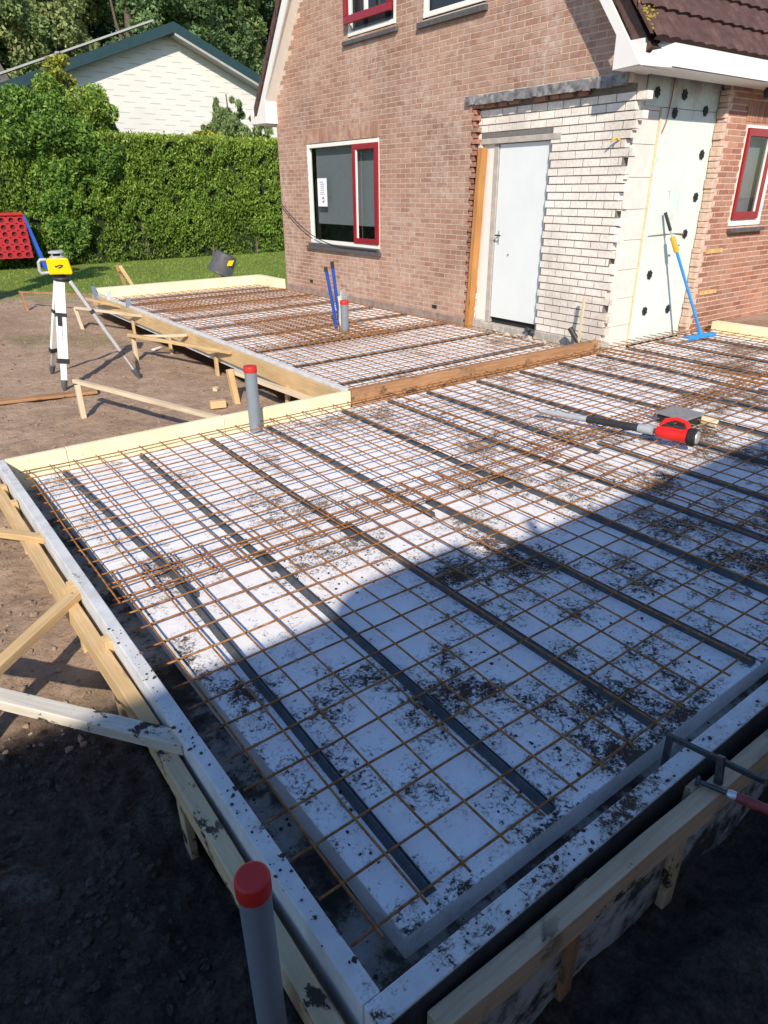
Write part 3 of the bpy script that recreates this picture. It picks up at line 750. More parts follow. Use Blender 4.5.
# rust mark on panel where the yellow clamp of the pole touches
mb = MB(); mb.tube([(6.75,3.95,1.17),(7.0,3.948,1.175),(7.25,3.948,1.18),(7.45,3.948,1.165)], [.003,.006,.003,.012], 6); mb.build('glue_smear', simple('old_glue', (.33,.20,.11), .8, .3, 30, .2), PN)
mb = MB(); q = [(7.02,1.62),(7.10,1.63),(7.06,1.63),(7.07,1.53)]
mb.beam((7.00,3.957,1.63), (7.09,3.957,1.635), .002, .003); mb.beam((7.05,3.957,1.63), (7.06,3.957,1.55), .002, .003); mb.build('pencil_mark', M['grey_plastic'], PN)

# orange brick side wall with its toothed mortar edge
VS = 3.85
sw = (8.255, 9.02, 1.225, 2.325)
def ragside(r, z, a0, a1, L):
    return (7.80 + (.06 if r % 2 else 0) + .025*noise.noise(Vector((r*.7,3,3))), a1)
brick_field('side_brickwork', M['brick_orange'], 'y', VS, 7.80, 13.5, -.10, 2.72, .22, .0625, .0135, [(sw[0], sw[1], sw[2], sw[3]+.0)], None, .05, .0035, H, ragfun=ragside)
mb = MB()
for (a, b, c_, d_) in ((7.76, sw[0], -.3, 2.78), (sw[0], sw[1], -.3, sw[2]), (sw[0], sw[1], sw[3], 2.78), (sw[1], 13.5, -.3, 2.78)):
    mb.box(a, b, VS, VS+.09, c_, d_)
mb.build('side_wall', M['mortar_pink'], H)
mb = MB(); z = -.1
while z < 2.6:
    s_ = random.uniform(.04,.11); mb.box(7.735+random.uniform(-.02,.012), 7.80+random.uniform(0,.02), VS-.004+random.uniform(-.008,.004), VS+.10, z, z+s_-.004); z += s_
mb.build('broken_mortar_edge', M['mortar_pink'], H, bevel=.008)
mb = MB(); v = 8.2
while v < 9.1: mb.box(v, v+.052, VS-.009, VS+.04, 2.36, 2.56); v += .0635
mb.build('soldier_course', M['brick_orange'], H, fix=False)
for (x0, x1, z0) in ((7.86,8.22,.925),(7.88,8.27,.43)):
    mb = MB(); mb.box(x0, x1, VS-.018, VS+.02, z0, z0+.05); mb.build('timber_inlay', M['putlog'], H)
# windows
def window_x(v0, v1, z0, z1, frame, parent, sash=None, blind=None, open_=0, depth=.06):
    """window in the gable plane; frame members, optional red sash range (s0,s1)"""
    x0 = UO-.004; fr = .055
    mb = MB()
    mb.box(x0, x0+depth, v0+.004, v0+fr, z0, z1); mb.box(x0, x0+depth, v1-fr, v1-.004, z0, z1)
    mb.box(x0+.001, x0+depth-.001, v0+fr, v1-fr, z1-fr, z1-.003); mb.box(x0-.01, x0+depth-.001, v0+fr*.2, v1-fr*.2, z0, z0+fr)
    W_ = mb.build('window', frame, parent, bevel=.003)
    mb = MB(); mb.add([(x0+.03,v0+fr,z0+fr),(x0+.03,v1-fr,z0+fr),(x0+.03,v1-fr,z1-fr),(x0+.03,v0+fr,z1-fr)], [(3,2,1,0)]); mb.build('pane', M['glass'], W_, fix=False)
    return W_
w1 = window_x(7.96, 9.98, .845, 2.34, M['white_paint'], H)
mb = MB(); mb.box(UO+.10, UO+.11, 8.05, 9.86, 1.15, 2.30); mb.build('roller_blind', M['blind'], w1)
s0, s1, a0, a1 = 7.975, 8.62, .905, 2.285
mb = MB(); f_ = .075; X0 = UO-.035
mb.box(X0, X0+.045, s0, s0+f_, a0, a1); mb.box(X0, X0+.045, s1-f_, s1, a0, a1); mb.box(X0+.001, X0+.044, s0+f_, s1-f_, a1-f_, a1-.001); mb.box(X0+.001, X0+.044, s0+f_, s1-f_, a0+.001, a0+f_)
mb.build('sash', M['red_paint'], w1, bevel=.004)
mb = MB(); mb.box(X0+.012, X0+.03, s1-f_-.03, s1-f_-.001, a0+f_, a1-f_); mb.build('sash_bead', M['cream_paint'], w1)
mb = MB(); mb.box(UO-.055, UO+.0, 7.93, 10.06, .745, .80); mb.box(UO-.052, UO-.008, 7.96, 10.0, .803, .842); mb.build('window_sill', M['sill'], w1, bevel=.004)
# paper notice taped in the window
mb = MB(); mb.box(UO+.015, UO+.018, 9.44, 9.72, 1.42, 1.84); o = mb.build('notice', M['paper'], None, (UO,9.5,1.4)); tag(o, 'white paper notice behind the gable window glass', 'notice')
mb = MB()
for k in range(7): mb.box(UO+.012, UO+.0145, 9.50+.03*random.random(), 9.60+.07*random.random(), 1.78-.03*k, 1.787-.03*k)
for k in range(6):
    a = .8*k; mb.beam((UO+.013, 9.56+.04*math.cos(a), 1.52+.05*math.sin(a)), (UO+.013, 9.56+.04*math.cos(a+1.9), 1.52+.05*math.sin(a+1.9)), .003, .008)
mb.build('print', M['ink'], o)
# upper windows
w2 = window_x(7.565, 8.69, 3.625, 5.2, M['white_paint'], H)
mb = MB(); X0 = UO-.10
mb.box(X0, X0+.045, 7.57, 8.66, 3.76, 3.85); mb.box(X0, X0+.045, 7.57, 7.65, 3.852, 5.15); mb.box(X0, X0+.045, 8.58, 8.66, 3.852, 5.15); mb.build('sash', M['red_paint'], w2, bevel=.004)
mb = MB(); mb.box(X0+.01, X0+.04, 8.10, 8.16, 3.852, 5.1); mb.build('mullion', M['cream_paint'], w2)
mb = MB(); mb.box(UO-.05, UO, 7.51, 8.78, 3.53, 3.58); mb.build('window_sill', M['sill'], w2, bevel=.004)
w3 = window_x(5.91, 7.01, 3.585, 5.2, M['white_paint'], H)
mb = MB(); mb.box(UO-.055, UO, 5.86, 7.08, 3.485, 3.545); mb.build('window_sill', M['sill'], w3, bevel=.004)
mb = MB(); mb.box(UO+.1, UO+.101, 7.6, 8.66, 3.66, 5.15); mb.box(UO+.1, UO+.101, 5.95, 6.98, 3.62, 5.15); mb.build('curtain', M['room'], H)
# side window
WS = thing  # (kept a part of the house)
mb = MB(); x0, x1, z0, z1 = sw; y = VS-.012
mb.box(x0+.003, x0+.035, y, y+.07, z0+.075, z1-.045); mb.box(x1-.14, x1-.003, y, y+.07, z0+.075, z1-.045); mb.box(x0+.003, x1-.003, y-.004, y+.07, z0, z0+.074); mb.box(x0+.003, x1-.003, y+.001, y+.069, z1-.044, z1-.002)
ws = mb.build('side_window', M['white_paint'], H, bevel=.003)
mb = MB(); y = VS-.045; f_ = .085; a0, a1, c0, c1 = x0+.01, x1-.14, z0+.075, z1-.03
mb.box(a0, a0+.05, y, y+.045, c0, c1); mb.box(a1-f_, a1, y, y+.045, c0, c1); mb.box(a0+.05, a1-f_, y+.001, y+.044, c1-f_, c1-.001); mb.box(a0+.05, a1-f_, y+.001, y+.044, c0+.001, c0+f_)
mb.build('sash', M['red_paint'], ws, bevel=.004)
mb = MB(); mb.box(a1-f_-.02, a1-f_-.001, y+.01, y+.03, c0+f_, c1-f_); mb.build('sash_bead', M['cream_paint'], ws)
mb = MB(); mb.add([(a0+.04,y+.025,c0+.07),(a1-f_+.01,y+.025,c0+.07),(a1-f_+.01,y+.025,c1-.07),(a0+.04,y+.025,c1-.07)], [(0,1,2,3)]); mb.build('pane', M['glass'], ws, fix=False)
mb = MB(); mb.box(x0, x1-.01, VS+.095, VS+.10, 1.3, 2.28); mb.build('roller_blind', M['blind'], ws)
mb = MB()
for k in range(10): mb.box(x0-.0+.082*k, x0+.078+.082*k, VS-.07, VS-.001, z0-.075, z0-.03)
mb.build('window_sill', M['sill'], ws, bevel=.003)
# vents, lamp under the eaves
for (v, z) in ((10.03,.197),(6.65,.155)):
    mb = MB(); mb.box(UO-.016, UO-.006, v-.045, v+.045, z-.022, z+.022); mb.build('vent', M['black_rubber'], H)
mb = MB(); mb.lathe((8.28,3.70,2.685), [(.03,0),(.045,-.03),(.035,-.09),(.01,-.11)], 12); mb.build('eaves_lamp', M['dark'], H)
# door and post
D = thing('door', (UW,5.2,.13), 'plain pale blue white door in the lime brick wall', 'door')
mb = MB(); mb.box(UW+.035, UW+.075, 4.852, 5.655, .135, 2.15); mb.build('door_leaf', M['door'], D, bevel=.003)
mb = MB(); mb.box(UW+.02, UW+.10, 5.665, 5.735, .06, 2.155); mb.build('door_frame', M['concrete'], D, bevel=.003)
mb = MB(); mb.box(UW+.03, UW+.09, 5.74, 5.93, .0, 2.16); mb.build('insulation_strip', M['cream_paint'], D)
mb = MB(); mb.box(UW+.026, UW+.034, 5.57, 5.595, 1.04, 1.19); mb.build('handle_plate', M['aluminium'], D)
mb = MB(); mb.tube([(UW+.02,5.583,1.14),(UW-.03,5.583,1.14),(UW-.032,5.50,1.14)], .009, 8); mb.build('handle', M['steel'], D)
mb = MB(); mb.tube([(UW+.03,5.40,.92),(UW+.02,5.40,.92)], .008, 8); mb.build('peephole', M['dark'], D)
mb = MB(); mb.box(UW+.076, UW+.2, 4.84, 5.93, -.1, .13); mb.build('threshold', M['room'], D)
PO = timber('door_post', (UO+.03,5.965,-.05), (UO+.03,5.865,2.12), .07, .105, M['orange_wood'], roll=R(90)); tag(PO, 'orange timber post standing left of the pale door', 'post')
# loose rubble below door
pts = [(UW-.06+random.uniform(-.08,.03), random.uniform(4.75,5.7), -.02) for _ in range(60)]+[(UW-.1+random.uniform(-.12,.03), random.uniform(3.9,4.7), -.02) for _ in range(30)]
tag(clods('rubble', pts, .01, .045, M['concrete']), 'loose mortar rubble along the foot of the lime brick wall', None, kind='stuff')
tag(clods('dark_rubble', [(UW-.05, 4.86+random.uniform(-.05,.05), .0+random.uniform(0,.09)) for _ in range(16)], .01, .03, M['steel']), 'dark broken lumps beside the door foot', 'rubble')
mb = MB(); mb.tube([(5.83,4.0,.03),(5.80,4.16,.22)], .03, 12); o = mb.build('pipe_stub', M['dark'], None, (5.83,4.0,0)); tag(o, 'short black pipe stub leaning out before the lime brick wall', 'pipe')
o = timber('lath', (5.80,4.02,-.02), (5.86,4.05,.56), .02, .03, M['pine_pale']); tag(o, 'thin pale yellow lath standing before the lime brick wall', 'lath')
mb = MB(); mb.tube([(5.97,3.93,2.11),(5.92,3.95,2.12),(5.90,3.99,2.09)], .010, 6); mb.tube([(5.93,3.94,2.115),(5.90,3.90,2.125)], .008, 6)
o = mb.build('wire_stub', M['yellow_lever'], None, (5.97,3.98,2.1)); tag(o, 'yellow wire ends sticking from the top of the lime brick wall', 'wire')
# cable on the gable
pts = []
for i in range(21):
    s_ = i/20; v = 10.97-2.2*s_; z = 1.524-.70*(1-(1-s_)**2.2)
    pts.append((UO-.06, v, z))
mb = MB(); mb.tube(pts+[(UO-.062,7.97,.825)], .008, 8); o = mb.build('cable', M['dark'], None, (UO,10,1)); tag(o, 'thin dark cable sagging from the house corner to the window sill', 'cable')

# roof with bargeboards
ve, ze, sl = 3.50, 2.88, 1.32; vr = 7.42; zr = ze+(vr-ve)*sl
UV = 5.70
mb = MB(); c = math.sqrt(1+sl*sl); course = .33; ncr = int((vr-ve)*c/course)+1
nu = 150; ulist = [UV+i*.033 for i in range(nu)]
for k in range(ncr):
    for side in (0, 1):
        s0 = k*course; s1 = min(s0+course+.03, (vr-ve)*c)
        vs_ = []
        for (ss, lift) in ((s0,.030),(s0,.0),(s1,-.002)):
            for u in ulist:
                wv = .022*(abs(math.sin((u-UV)*math.pi/.20))**.8)+random.uniform(-.0015,.0015)
                vv = ve+ss/c; zz = ze+ss/c*sl
                if side: vv = 2*vr-vv
                off = lift+wv if lift != 0.0 else -.01
                vs_.append((u, vv-(off*sl/c)*(1 if side == 0 else -1), zz+off/c))
        A = nu
        vs2 = vs_[A:2*A]+vs_[0:A]+vs_[2*A:]
        fs_ = [(r_*A+i, r_*A+i+1, (r_+1)*A+i+1, (r_+1)*A+i) for r_ in range(2) for i in range(A-1)]
        mb.add(vs2, fs_, False, rnd=random.random())
t = NT('concrete_tile'); p = t.pos()
c_ = t.ramp(t.noise(p, 7, 6, .7), [(.3, (.055,.030,.027)), (.6, (.105,.058,.048)), (.8, (.17,.11,.085))])
c_ = t.mix(t.ramp(t.noise(p, 30, 6, .75), [(.62, 0), (.70, .6)]), c_, (.24,.20,.13))
M['tile'] = t.fin(c_, .85, t.bump(t.noise(p, 60, 5, .7), .5, .006), .25)
rf = mb.build('roof', M['tile'], H, fix=False)
mb = MB(); mb.box(UV+4.9, 15.3, ve, ve+.01, ze, ze+.01)
mb.prism([(UV+4.9,ve,ze),(UV+4.9,vr,zr),(UV+4.9,2*vr-ve,ze)], (5,0,0)); mb.build('roof_slope', M['tile'], H)
mb = MB(); mb.prism([(UV+.04,ve+.05,ze-.05),(UV+.04,vr,zr-.06),(UV+.04,2*vr-ve-.05,ze-.05),(UV+.04,2*vr-ve-.15,ze-.12),(UV+.04,vr,zr-.20),(UV+.04,ve+.15,ze-.12)], (4.8,0,0)); mb.build('roof_deck', M['brown_trim'], H)
# mossy verge tiles
for side in (0, 1):
    mb = MB()
    for k in range(ncr):
        s0 = k*course/c; s1 = s0+(course+.02)/c
        f = lambda v, z: (2*vr-v if side else v, z)
        if k == 0: s0 += .03
        (v0, z0), (v1, z1) = f(ve+s0, ze+s0*sl+.03), f(min(ve+s1, vr), min(ze+s1*sl, zr)+.015)
        dr = (.05 if k else .03) if side == 0 else .15
        mb.prism([(UV-.03,v0,z0-dr),(UV-.03,v0,z0+.01),(UV-.03,v1,z1+.01),(UV-.03,v1,z1-dr)], (.17,0,0))
    mb.build('verge_tiles', M['brown_trim'], H)
mb = MB()
for _ in range(420):
    s_ = random.random()**1.1*1.6; u = UV-.02+abs(random.gauss(0,.09)); r_ = random.uniform(.005,.020)
    v = ve+s_+.02; z = ze+s_*sl+.060+.015*random.random()
    mb.lathe((u,v,z), [(r_*.6,-r_*.4),(r_,0),(r_*.6,r_*.4)], 6, axis=(0,-sl,1))
tag(mb.build('moss', M['moss'], rf), kind='stuff')
# bargeboards: white, following the slope at both sides of the gable
for side in (0, 1):
    f = (lambda v, z: (v, z)) if side == 0 else (lambda v, z: (2*vr+.02-v, z))
    mb = MB()
    P = [f(3.60,2.70), f(vr+.01, 2.70+(vr-3.59)*sl), f(vr+.01, 2.70+(vr-3.59)*sl-.28), f(3.90, 2.97), f(3.90, 2.675), f(3.60,2.70)]
    P = [f(3.605,2.705), f(vr+.01, 2.705+(vr-3.595)*sl), f(vr+.01, 2.705+(vr-3.595)*sl-.30), f(3.90, 2.955), f(3.90, 2.68), f(3.605,2.695)]
    if side: P = [f(3.40,2.92), f(3.62,2.80), f(vr+.01, 2.78+(vr-3.595)*sl), f(vr+.01, 2.705+(vr-3.595)*sl-.30), f(3.97, 3.05), f(3.97, 2.70), f(3.40,2.715)]
    mb.prism([(UV-.025,a,b) for a, b in P], (.028,0,0)); mb.build('bargeboard', M['cream_paint'], H, bevel=.003)
    # soffit of the verge
    Q = [f(3.62,2.69), f(vr+.01, 2.69+(vr-3.61)*sl), f(vr+.01, 2.69+(vr-3.61)*sl-.30), f(3.88,2.95), f(3.88,2.69)]
    mb = MB(); Q0 = [f(3.91,2.975), f(vr+.01, 2.975+(vr-3.90)*sl)]
    mb.add([(UV+.003,Q0[0][0],Q0[0][1]),(UO-.002,Q0[0][0],Q0[0][1]),(UO-.002,Q0[1][0],Q0[1][1]),(UV+.003,Q0[1][0],Q0[1][1])], [(0,1,2,3)]); mb.build('verge_soffit', M['white_paint'], H)
    # boxed eaves return against the wall
    mb = MB(); A0 = f(3.60 if not side else 3.42,0)[0]; A1 = f(3.90 if not side else 3.96,0)[0]
    mb.box(UV+.004, UO+.3, min(A0,A1)+.002, max(A0,A1)-.002, 2.68+.02*side, 2.90+.12*side); mb.build('eaves_box', M['cream_paint'], H, bevel=.003)
    # gutter fascia with mitred end
    g0 = f(3.60,0)[0]; g1 = f(3.50,0)[0]; g2 = f(3.85,0)[0]
    mb = MB(); mb.prism([(UV-.02,g0,2.695),(6.03,g1,2.685),(15.2,g1,2.685),(15.2,g2,2.685),(UO+.01,g2,2.685)], (0,0,.010)); mb.build('eaves_soffit', M['cream_paint'], H)
    mb = MB()
    mb.add([(UV-.022,g0,2.690),(6.03,g1,2.684),(15.2,g1,2.684),(15.2,g1,2.90),(6.03,g1,2.90),(5.90,(g0+g1)/2+.012*(1 if not side else -1),2.89)], [(0,1,5),(1,2,3,4),(1,4,5)])
    mb.build('gutter_fascia', M['cream_paint'], H)
    mb = MB(); mb.tube([(5.93,g1,2.895),(6.03,g1-.006,2.905),(15.2,g1-.006,2.905)], .012, 8); mb.build('gutter_rim', M['grey_pipe'], H)

# ------------------------------------------------------------------ services standing in the slab
def capped_pipe(x, y, z0, z1, r, label):
    T = thing('capped_pipe', (x,y,z0), label, 'pipe', 'grey drain pipes with red caps')
    mb = MB(); mb.tube([(x,y,z0),(x,y,z1-.03)], r, 28); mb.build('pipe', M['grey_pipe'], T)
    mb = MB(); mb.lathe((x,y,z1-.045), [(r*1.07,0),(r*1.09,.004),(r*1.09,.038),(r*1.02,.045),(r*.9,.0465)], 32); mb.build('cap', M['red_cap'], T)
    return T
capped_pipe(-.300, -.012, -.75, .455, .0335, 'grey pipe with red cap standing in dark soil at the near corner')
capped_pipe(1.585, 3.775, -.04, .48, .047, 'tall grey pipe with red cap before the yellow foam board')
capped_pipe(4.33, 6.62, -.04, .385, .052, 'short grey pipe with red cap beside the blue conduits')
mb = MB(); mb.tube([(4.36,6.88,-.03),(4.33,6.87,.2),(4.23,6.86,.73)], .022, 10); o = mb.build('blue_conduit', M['blue_conduit'], None, (4.36,6.88,0)); tag(o, 'left one of two blue conduits standing before the gable', 'conduit')
mb = MB(); mb.tube([(4.225,6.86,.73),(4.22,6.86,.78)], .024, 10); mb.build('black_end', M['dark'], o)
mb = MB(); mb.tube([(4.43,6.87,-.03),(4.385,6.87,.3),(4.335,6.87,.76)], .022, 10); o = mb.build('blue_conduit', M['blue_conduit'], None, (4.43,6.87,0)); tag(o, 'right one of two blue conduits standing before the gable', 'conduit')
mb = MB(); mb.tube([(4.334,6.87,.76),(4.325,6.87,.84)], .024, 10); mb.build('black_end', M['dark'], o)
mb = MB(); mb.tube([(4.40,6.78,-.03),(4.36,6.76,.12),(4.37,6.76,.3),(4.35,6.76,.42)], .03, 10); o = mb.build('beige_tube', M['beige'], None, (4.4,6.78,0)); tag(o, 'beige flexible tube between blue conduits and capped pipe', 'tube')
mb = MB()
for k in range(5):
    a = k*.25; mb.tube([(4.44+.05*math.cos(a+b_*.5), 6.8, .36+.02*k+.05*math.sin(a+b_*.5)) for b_ in range(10)], .007, 6)
o = mb.build('wire_bundle', M['grey_plastic'], None, (4.44,6.8,.3)); tag(o, 'grey curled wire bundle hanging behind the beige tube', 'wire')
# square inspection lid with yellow foam
T = thing('floor_box', (4.37,1.86,0), 'dark square box with grey lid behind the red leaf blower', 'floor box')
mb = MB(); mb.box(4.25,4.49,1.74,1.98,-.04,.035); mb.build('box_body', M['black_rubber'], T, bevel=.003)
mb = MB(); mb.box(4.235,4.505,1.725,1.995,.036,.052); mb.build('lid', M['lidgrey'], T, bevel=.004)
mb = MB(); mb.prism([(4.46,1.60,-.036),(4.62,1.66,-.036),(4.66,1.84,-.036),(4.512,1.84,-.036)], (0,0,.04)); o = mb.build('foam_piece', M['yfoam'], None, (4.55,1.72,-.036), bevel=.01); tag(o, 'small yellow foam wedge beside the grey square lid', 'foam piece')
# leaf blower
BL = thing('leaf_blower', (3.72,1.6,.02), 'red leaf blower with long dark nozzle lying on the mesh', 'leaf blower')
A = Vector((3.56,2.60,.035)); B = Vector((3.82,1.40,.085)); d = (B-A).normalized(); LL = (B-A).length
P = lambda s_: A+d*(s_*LL)
sd = Vector((d.y,-d.x,0)).normalized(); upv = Vector((0,0,1))
mb = MB(); mb.tube([P(0),P(.33)], [.020,.024], 14); mb.build('nozzle_tip', M['grey_plastic'], BL)
mb = MB(); mb.tube([P(.33),P(.52),P(.66)], [.025,.028,.030], 14); mb.build('nozzle', M['dark'], BL)
mb = MB(); mb.tube([P(.66),P(.68),P(.75)], [.03,.033,.036], 16); mb.build('collar', M['grey_plastic'], BL)
mb = MB(); prof = [(.77,.036),(.79,.047),(.84,.052),(.90,.048),(.95,.054)]
mb.tube([P(a) for a, b in prof], [b for a, b in prof], 20); mb.build('motor_body', M['red_plastic'], BL)
mb = MB(); hp = [P(.785)+sd*-.02+upv*.035, P(.805)+sd*-.03+upv*.080, P(.86)+sd*-.035+upv*.10, P(.92)+sd*-.03+upv*.085, P(.945)+sd*-.015+upv*.04]
mb.tube(hp, [.020,.018,.015,.017,.024], 12); mb.build('handle', M['red_plastic'], BL)
mb = MB(); mb.tube([P(.952),P(.965),P(1.0)], [.055,.060,.058], 22); mb.build('intake_guard', M['dark'], BL)
mb = MB(); mb.tube([P(1.001),P(1.006)], [.046,.043], 22); mb.build('battery_face', M['aluminium'], BL)
mb = MB(); c0 = P(.84)+sd*-.0525+upv*.008
for k in range(5): mb.beam(c0-sd*.001+d*(.014*k-.03)+upv*(.004 if k % 2 else -.006), c0-sd*.001+d*(.014*k-.018)+upv*(-.006 if k % 2 else .006), .003, .006)
mb.build('logo', M['leg_white'], BL)
mb = MB()
for k in range(6): mb.tube([P(.955+.007*k),P(.958+.007*k)], [.0615,.0615], 22)
mb.build('vent_ribs', M['black_rubber'], BL)
mb = MB(); mb.beam(P(.83)+sd*-.03+upv*.068, P(.85)+sd*-.03+upv*.062, .014, .03); mb.build('trigger', M['dark'], BL)
mb = MB(); mb.beam(P(.80)+upv*.050, P(.93)+upv*.050, .03, .022); mb.build('spine', M['dark'], BL, bevel=.004)
# rake with blue telescopic pole leaning on the panel
RK = thing('blue_rake', (7.45,3.45,0), 'blue rake with telescopic pole leaning on the pale panel', 'rake')
b0 = Vector((7.42,3.47,.06)); t0 = Vector((6.96,3.915,1.41)); q = lambda s_: b0+(t0-b0)*s_
mb = MB(); mb.tube([b0,q(.70)], .0165, 12); mb.build('pole', M['blue_plastic'], RK)
mb = MB(); mb.tube([q(.86),q(1)], .018, 12); mb.build('grip', M['dark'], RK)
mb = MB(); mb.tube([q(.80),q(.87)], .012, 12); mb.build('inner_pole', M['aluminium'], RK)
mb = MB(); mb.tube([q(.69),q(.81)], .030, 12); mb.build('lock_sleeve', M['yellow_lever'], RK)
mb = MB(); mb.tube([q(.74),q(.74)+Vector((.085,.0,.0))], .010, 8); mb.build('lever', M['blue_plastic'], RK)
mb = MB(); mb.beam((7.42-.25,3.47+.03,.045), (7.42+.25,3.47-.03,.045), .07, .02); mb.beam((7.42-.25,3.44+.03,.035), (7.42+.25,3.44-.03,.035), .01, .05); mb.tube([(7.42,3.47,.02),b0,q(.06)], [.035,.028,.018], 12); mb.build('rake_head', M['blue_plastic'], RK, bevel=.003)
# clamp on the front board
CL = thing('bar_clamp', (1.08,-.2,.12), 'dark steel bar clamp with red handle gripping the front edge board', 'clamp')
mb = MB(); mb.beam((1.046,-.135,.128), (1.100,-.405,.132), .010, .022); mb.build('bar', M['steel'], CL, bevel=.003)
mb = MB(); mb.beam((1.046,-.138,.138), (1.046,-.140,.0), .012, .022); mb.beam((1.046,-.140,.01), (1.047,-.174,.012), .016, .016); mb.build('fixed_jaw', M['steel'], CL, bevel=.003)
mb = MB(); mb.beam((1.074,-.285,.150), (1.056,-.303,.062), .014, .024); mb.build('sliding_jaw', M['steel'], CL, bevel=.003)
sx0 = Vector((1.0,-.262,.078)); sx1 = Vector((1.085,-.455,.064)); sd_ = (sx1-sx0).normalized()
mb = MB(); mb.tube([sx0,sx0+sd_*.12], .0075, 10); mb.lathe(sx0, [(.016,0),(.016,.008),(.009,.012)], 14, axis=sd_); mb.build('screw', M['steel'], CL)
mb = MB(); mb.lathe(sx0+sd_*.085, [(.011,0),(.015,.01),(.014,.024)], 14, axis=sd_); mb.build('ferrule', M['aluminium'], CL)
mb = MB(); mb.lathe(sx0+sd_*.108, [(.012,0),(.015,.01),(.0165,.04),(.014,.07),(.016,.10),(.011,.112)], 14, axis=sd_); mb.build('handle', simple('handle_red', (.26,.05,.045), .55, .3, 40, .2, dirt=(.07,.045,.04), dirt_amt=.52), CL)

# ------------------------------------------------------------------ laser level on its tripod
TR = thing('tripod', (1.17,7.33,-.3), 'white and grey tripod standing on sand left of the rail', 'tripod')
apex = Vector((1.145,7.30,.84))
for i, (ft, wd) in enumerate((((.884,7.033),.10),((.956,7.937),.07),((1.728,7.067),.055))):
    f0 = Vector((ft[0],ft[1],-.30)); hd = apex+(f0-apex).normalized()*.02+Vector(((ft[0]-1.17)*.12,(ft[1]-7.33)*.12,-.02))
    pt = lambda s_, h_=hd, g_=f0: h_+(g_-h_)*s_
    mb = MB(); mb.beam(pt(.0), pt(.74), wd, .035); leg = mb.build('leg', M['leg_white'] if i != 2 else M['aluminium'], TR, bevel=.003)
    mb = MB(); mb.beam(pt(.70), pt(.93), wd*.6, .022); mb.build('lower_leg', M['leg_white'] if i == 0 else M['aluminium'], leg, bevel=.002)
    mb = MB(); mb.beam(pt(.70), pt(.745), wd*1.25, .05); mb.build('clamp', M['dark'], leg, bevel=.003); mb = MB(); mb.beam(pt(.28), pt(.315), wd*1.15, .045); mb.build('clamp', M['dark'], leg, bevel=.003)
    mb = MB(); mb.tube([pt(.90),pt(.96),pt(1.01)], [.034,.03,.012], 10); mb.build('foot', M['tub'], leg)
    if i == 0:
        mb = MB(); ax = (pt(1)-pt(0)).normalized(); sx = ax.cross(Vector((0,0,1))).normalized(); n_ = ax.cross(sx)
        if n_.y > 0: n_ = -n_
        for k, zz in enumerate((.40,.425,.45,.475,.51)):
            c_ = pt(zz)+n_*.0185; mb.beam(c_-sx*.016, c_+sx*.016, .010, .003); 
            mb.beam(c_-sx*.016, c_-sx*.016+ax*.018, .006, .003)
        for k in range(9): c_ = pt(.53+.012*k)+n_*.0185; mb.beam(c_-sx*.006, c_+sx*.006, .006, .002)
        mb.build('lettering', M['grey_plastic'], leg)
        mb = MB(); c_ = pt(.11)+n_*.019; mb.beam(pt(.05)+n_*.019, pt(.20)+n_*.019, .055, .004); mb.build('strap_slot', M['tub'], leg)
        mb = MB(); mb.beam(pt(.31)+n_*.024, pt(.40)+n_*.024, .045, .012); mb.build('strap', M['dark'], leg)
mb = MB(); mb.lathe((apex.x,apex.y,.80), [(.05,0),(.085,.02),(.085,.045),(.06,.05)], 18); mb.build('tripod_head', M['dark'], TR)
LV = thing('laser_level', (1.145,7.30,.86), 'yellow rotating laser level with grey handle on top of the tripod', 'laser level')
# the housing faces the camera roughly
fx_ = Vector((.97,-.24,0)); fy_ = Vector((.24,.97,0)); c0 = Vector((1.135,7.30,0))
def fr(a, b, z): return c0+fx_*(a*.86)+fy_*(b*.86)+Vector((0,0,.87+(z-.87)*.86))
mb = MB(); mb.prism([fr(-.115,-.09,.885),fr(.145,-.09,.875),fr(.155,-.09,.90),fr(.13,-.09,1.055),fr(.11,-.09,1.07),fr(-.10,-.09,1.07),fr(-.12,-.09,1.05)], fy_*.155); mb.build('housing', M['yellow_plastic'], LV, bevel=.012)
mb = MB(); mb.lathe(fr(0,0,.85), [(.06,0),(.07,.02),(.09,.03)], 16); mb.build('base', M['dark'], LV)
mb = MB(); mb.lathe(fr(.01,0,1.07), [(.075,0),(.075,.015),(.06,.02)], 16); mb.lathe(fr(.01,0,1.125), [(.08,0),(.08,.015),(.05,.025)], 16); mb.build('rotor_guard', M['grey_plastic'], LV, bevel=.002)
mb = MB(); mb.lathe(fr(.01,0,1.08), [(.045,0),(.045,.05)], 16); mb.build('rotor', M['dark'], LV)
mb = MB()
for a in range(4): mb.tube([fr(.01+.068*math.cos(.8+1.57*a),.068*math.sin(.8+1.57*a),1.08), fr(.01+.068*math.cos(.8+1.57*a),.068*math.sin(.8+1.57*a),1.13)], .008, 6)
mb.build('guard_post', M['grey_plastic'], LV)
mb = MB(); mb.tube([fr(-.115,-.02,.905),fr(-.20,-.02,.90),fr(-.215,-.02,.93),fr(-.208,-.02,1.03),fr(-.185,-.02,1.055),fr(-.115,-.02,1.055)], .017, 10); mb.build('carry_handle', M['grey_plastic'], LV)
mb = MB(); yy = -.0925
for (a, b, c_, e) in ((-.02,.975,.03,.99),(-.02,.965,-.028,.985),(.0,.955,.03,.965),(.03,.99,.06,.985),(.02,.963,.055,.975)): mb.beam(fr(a,yy,b), fr(c_,yy,e), .002, .012)
mb.build('logo', M['dark'], LV)

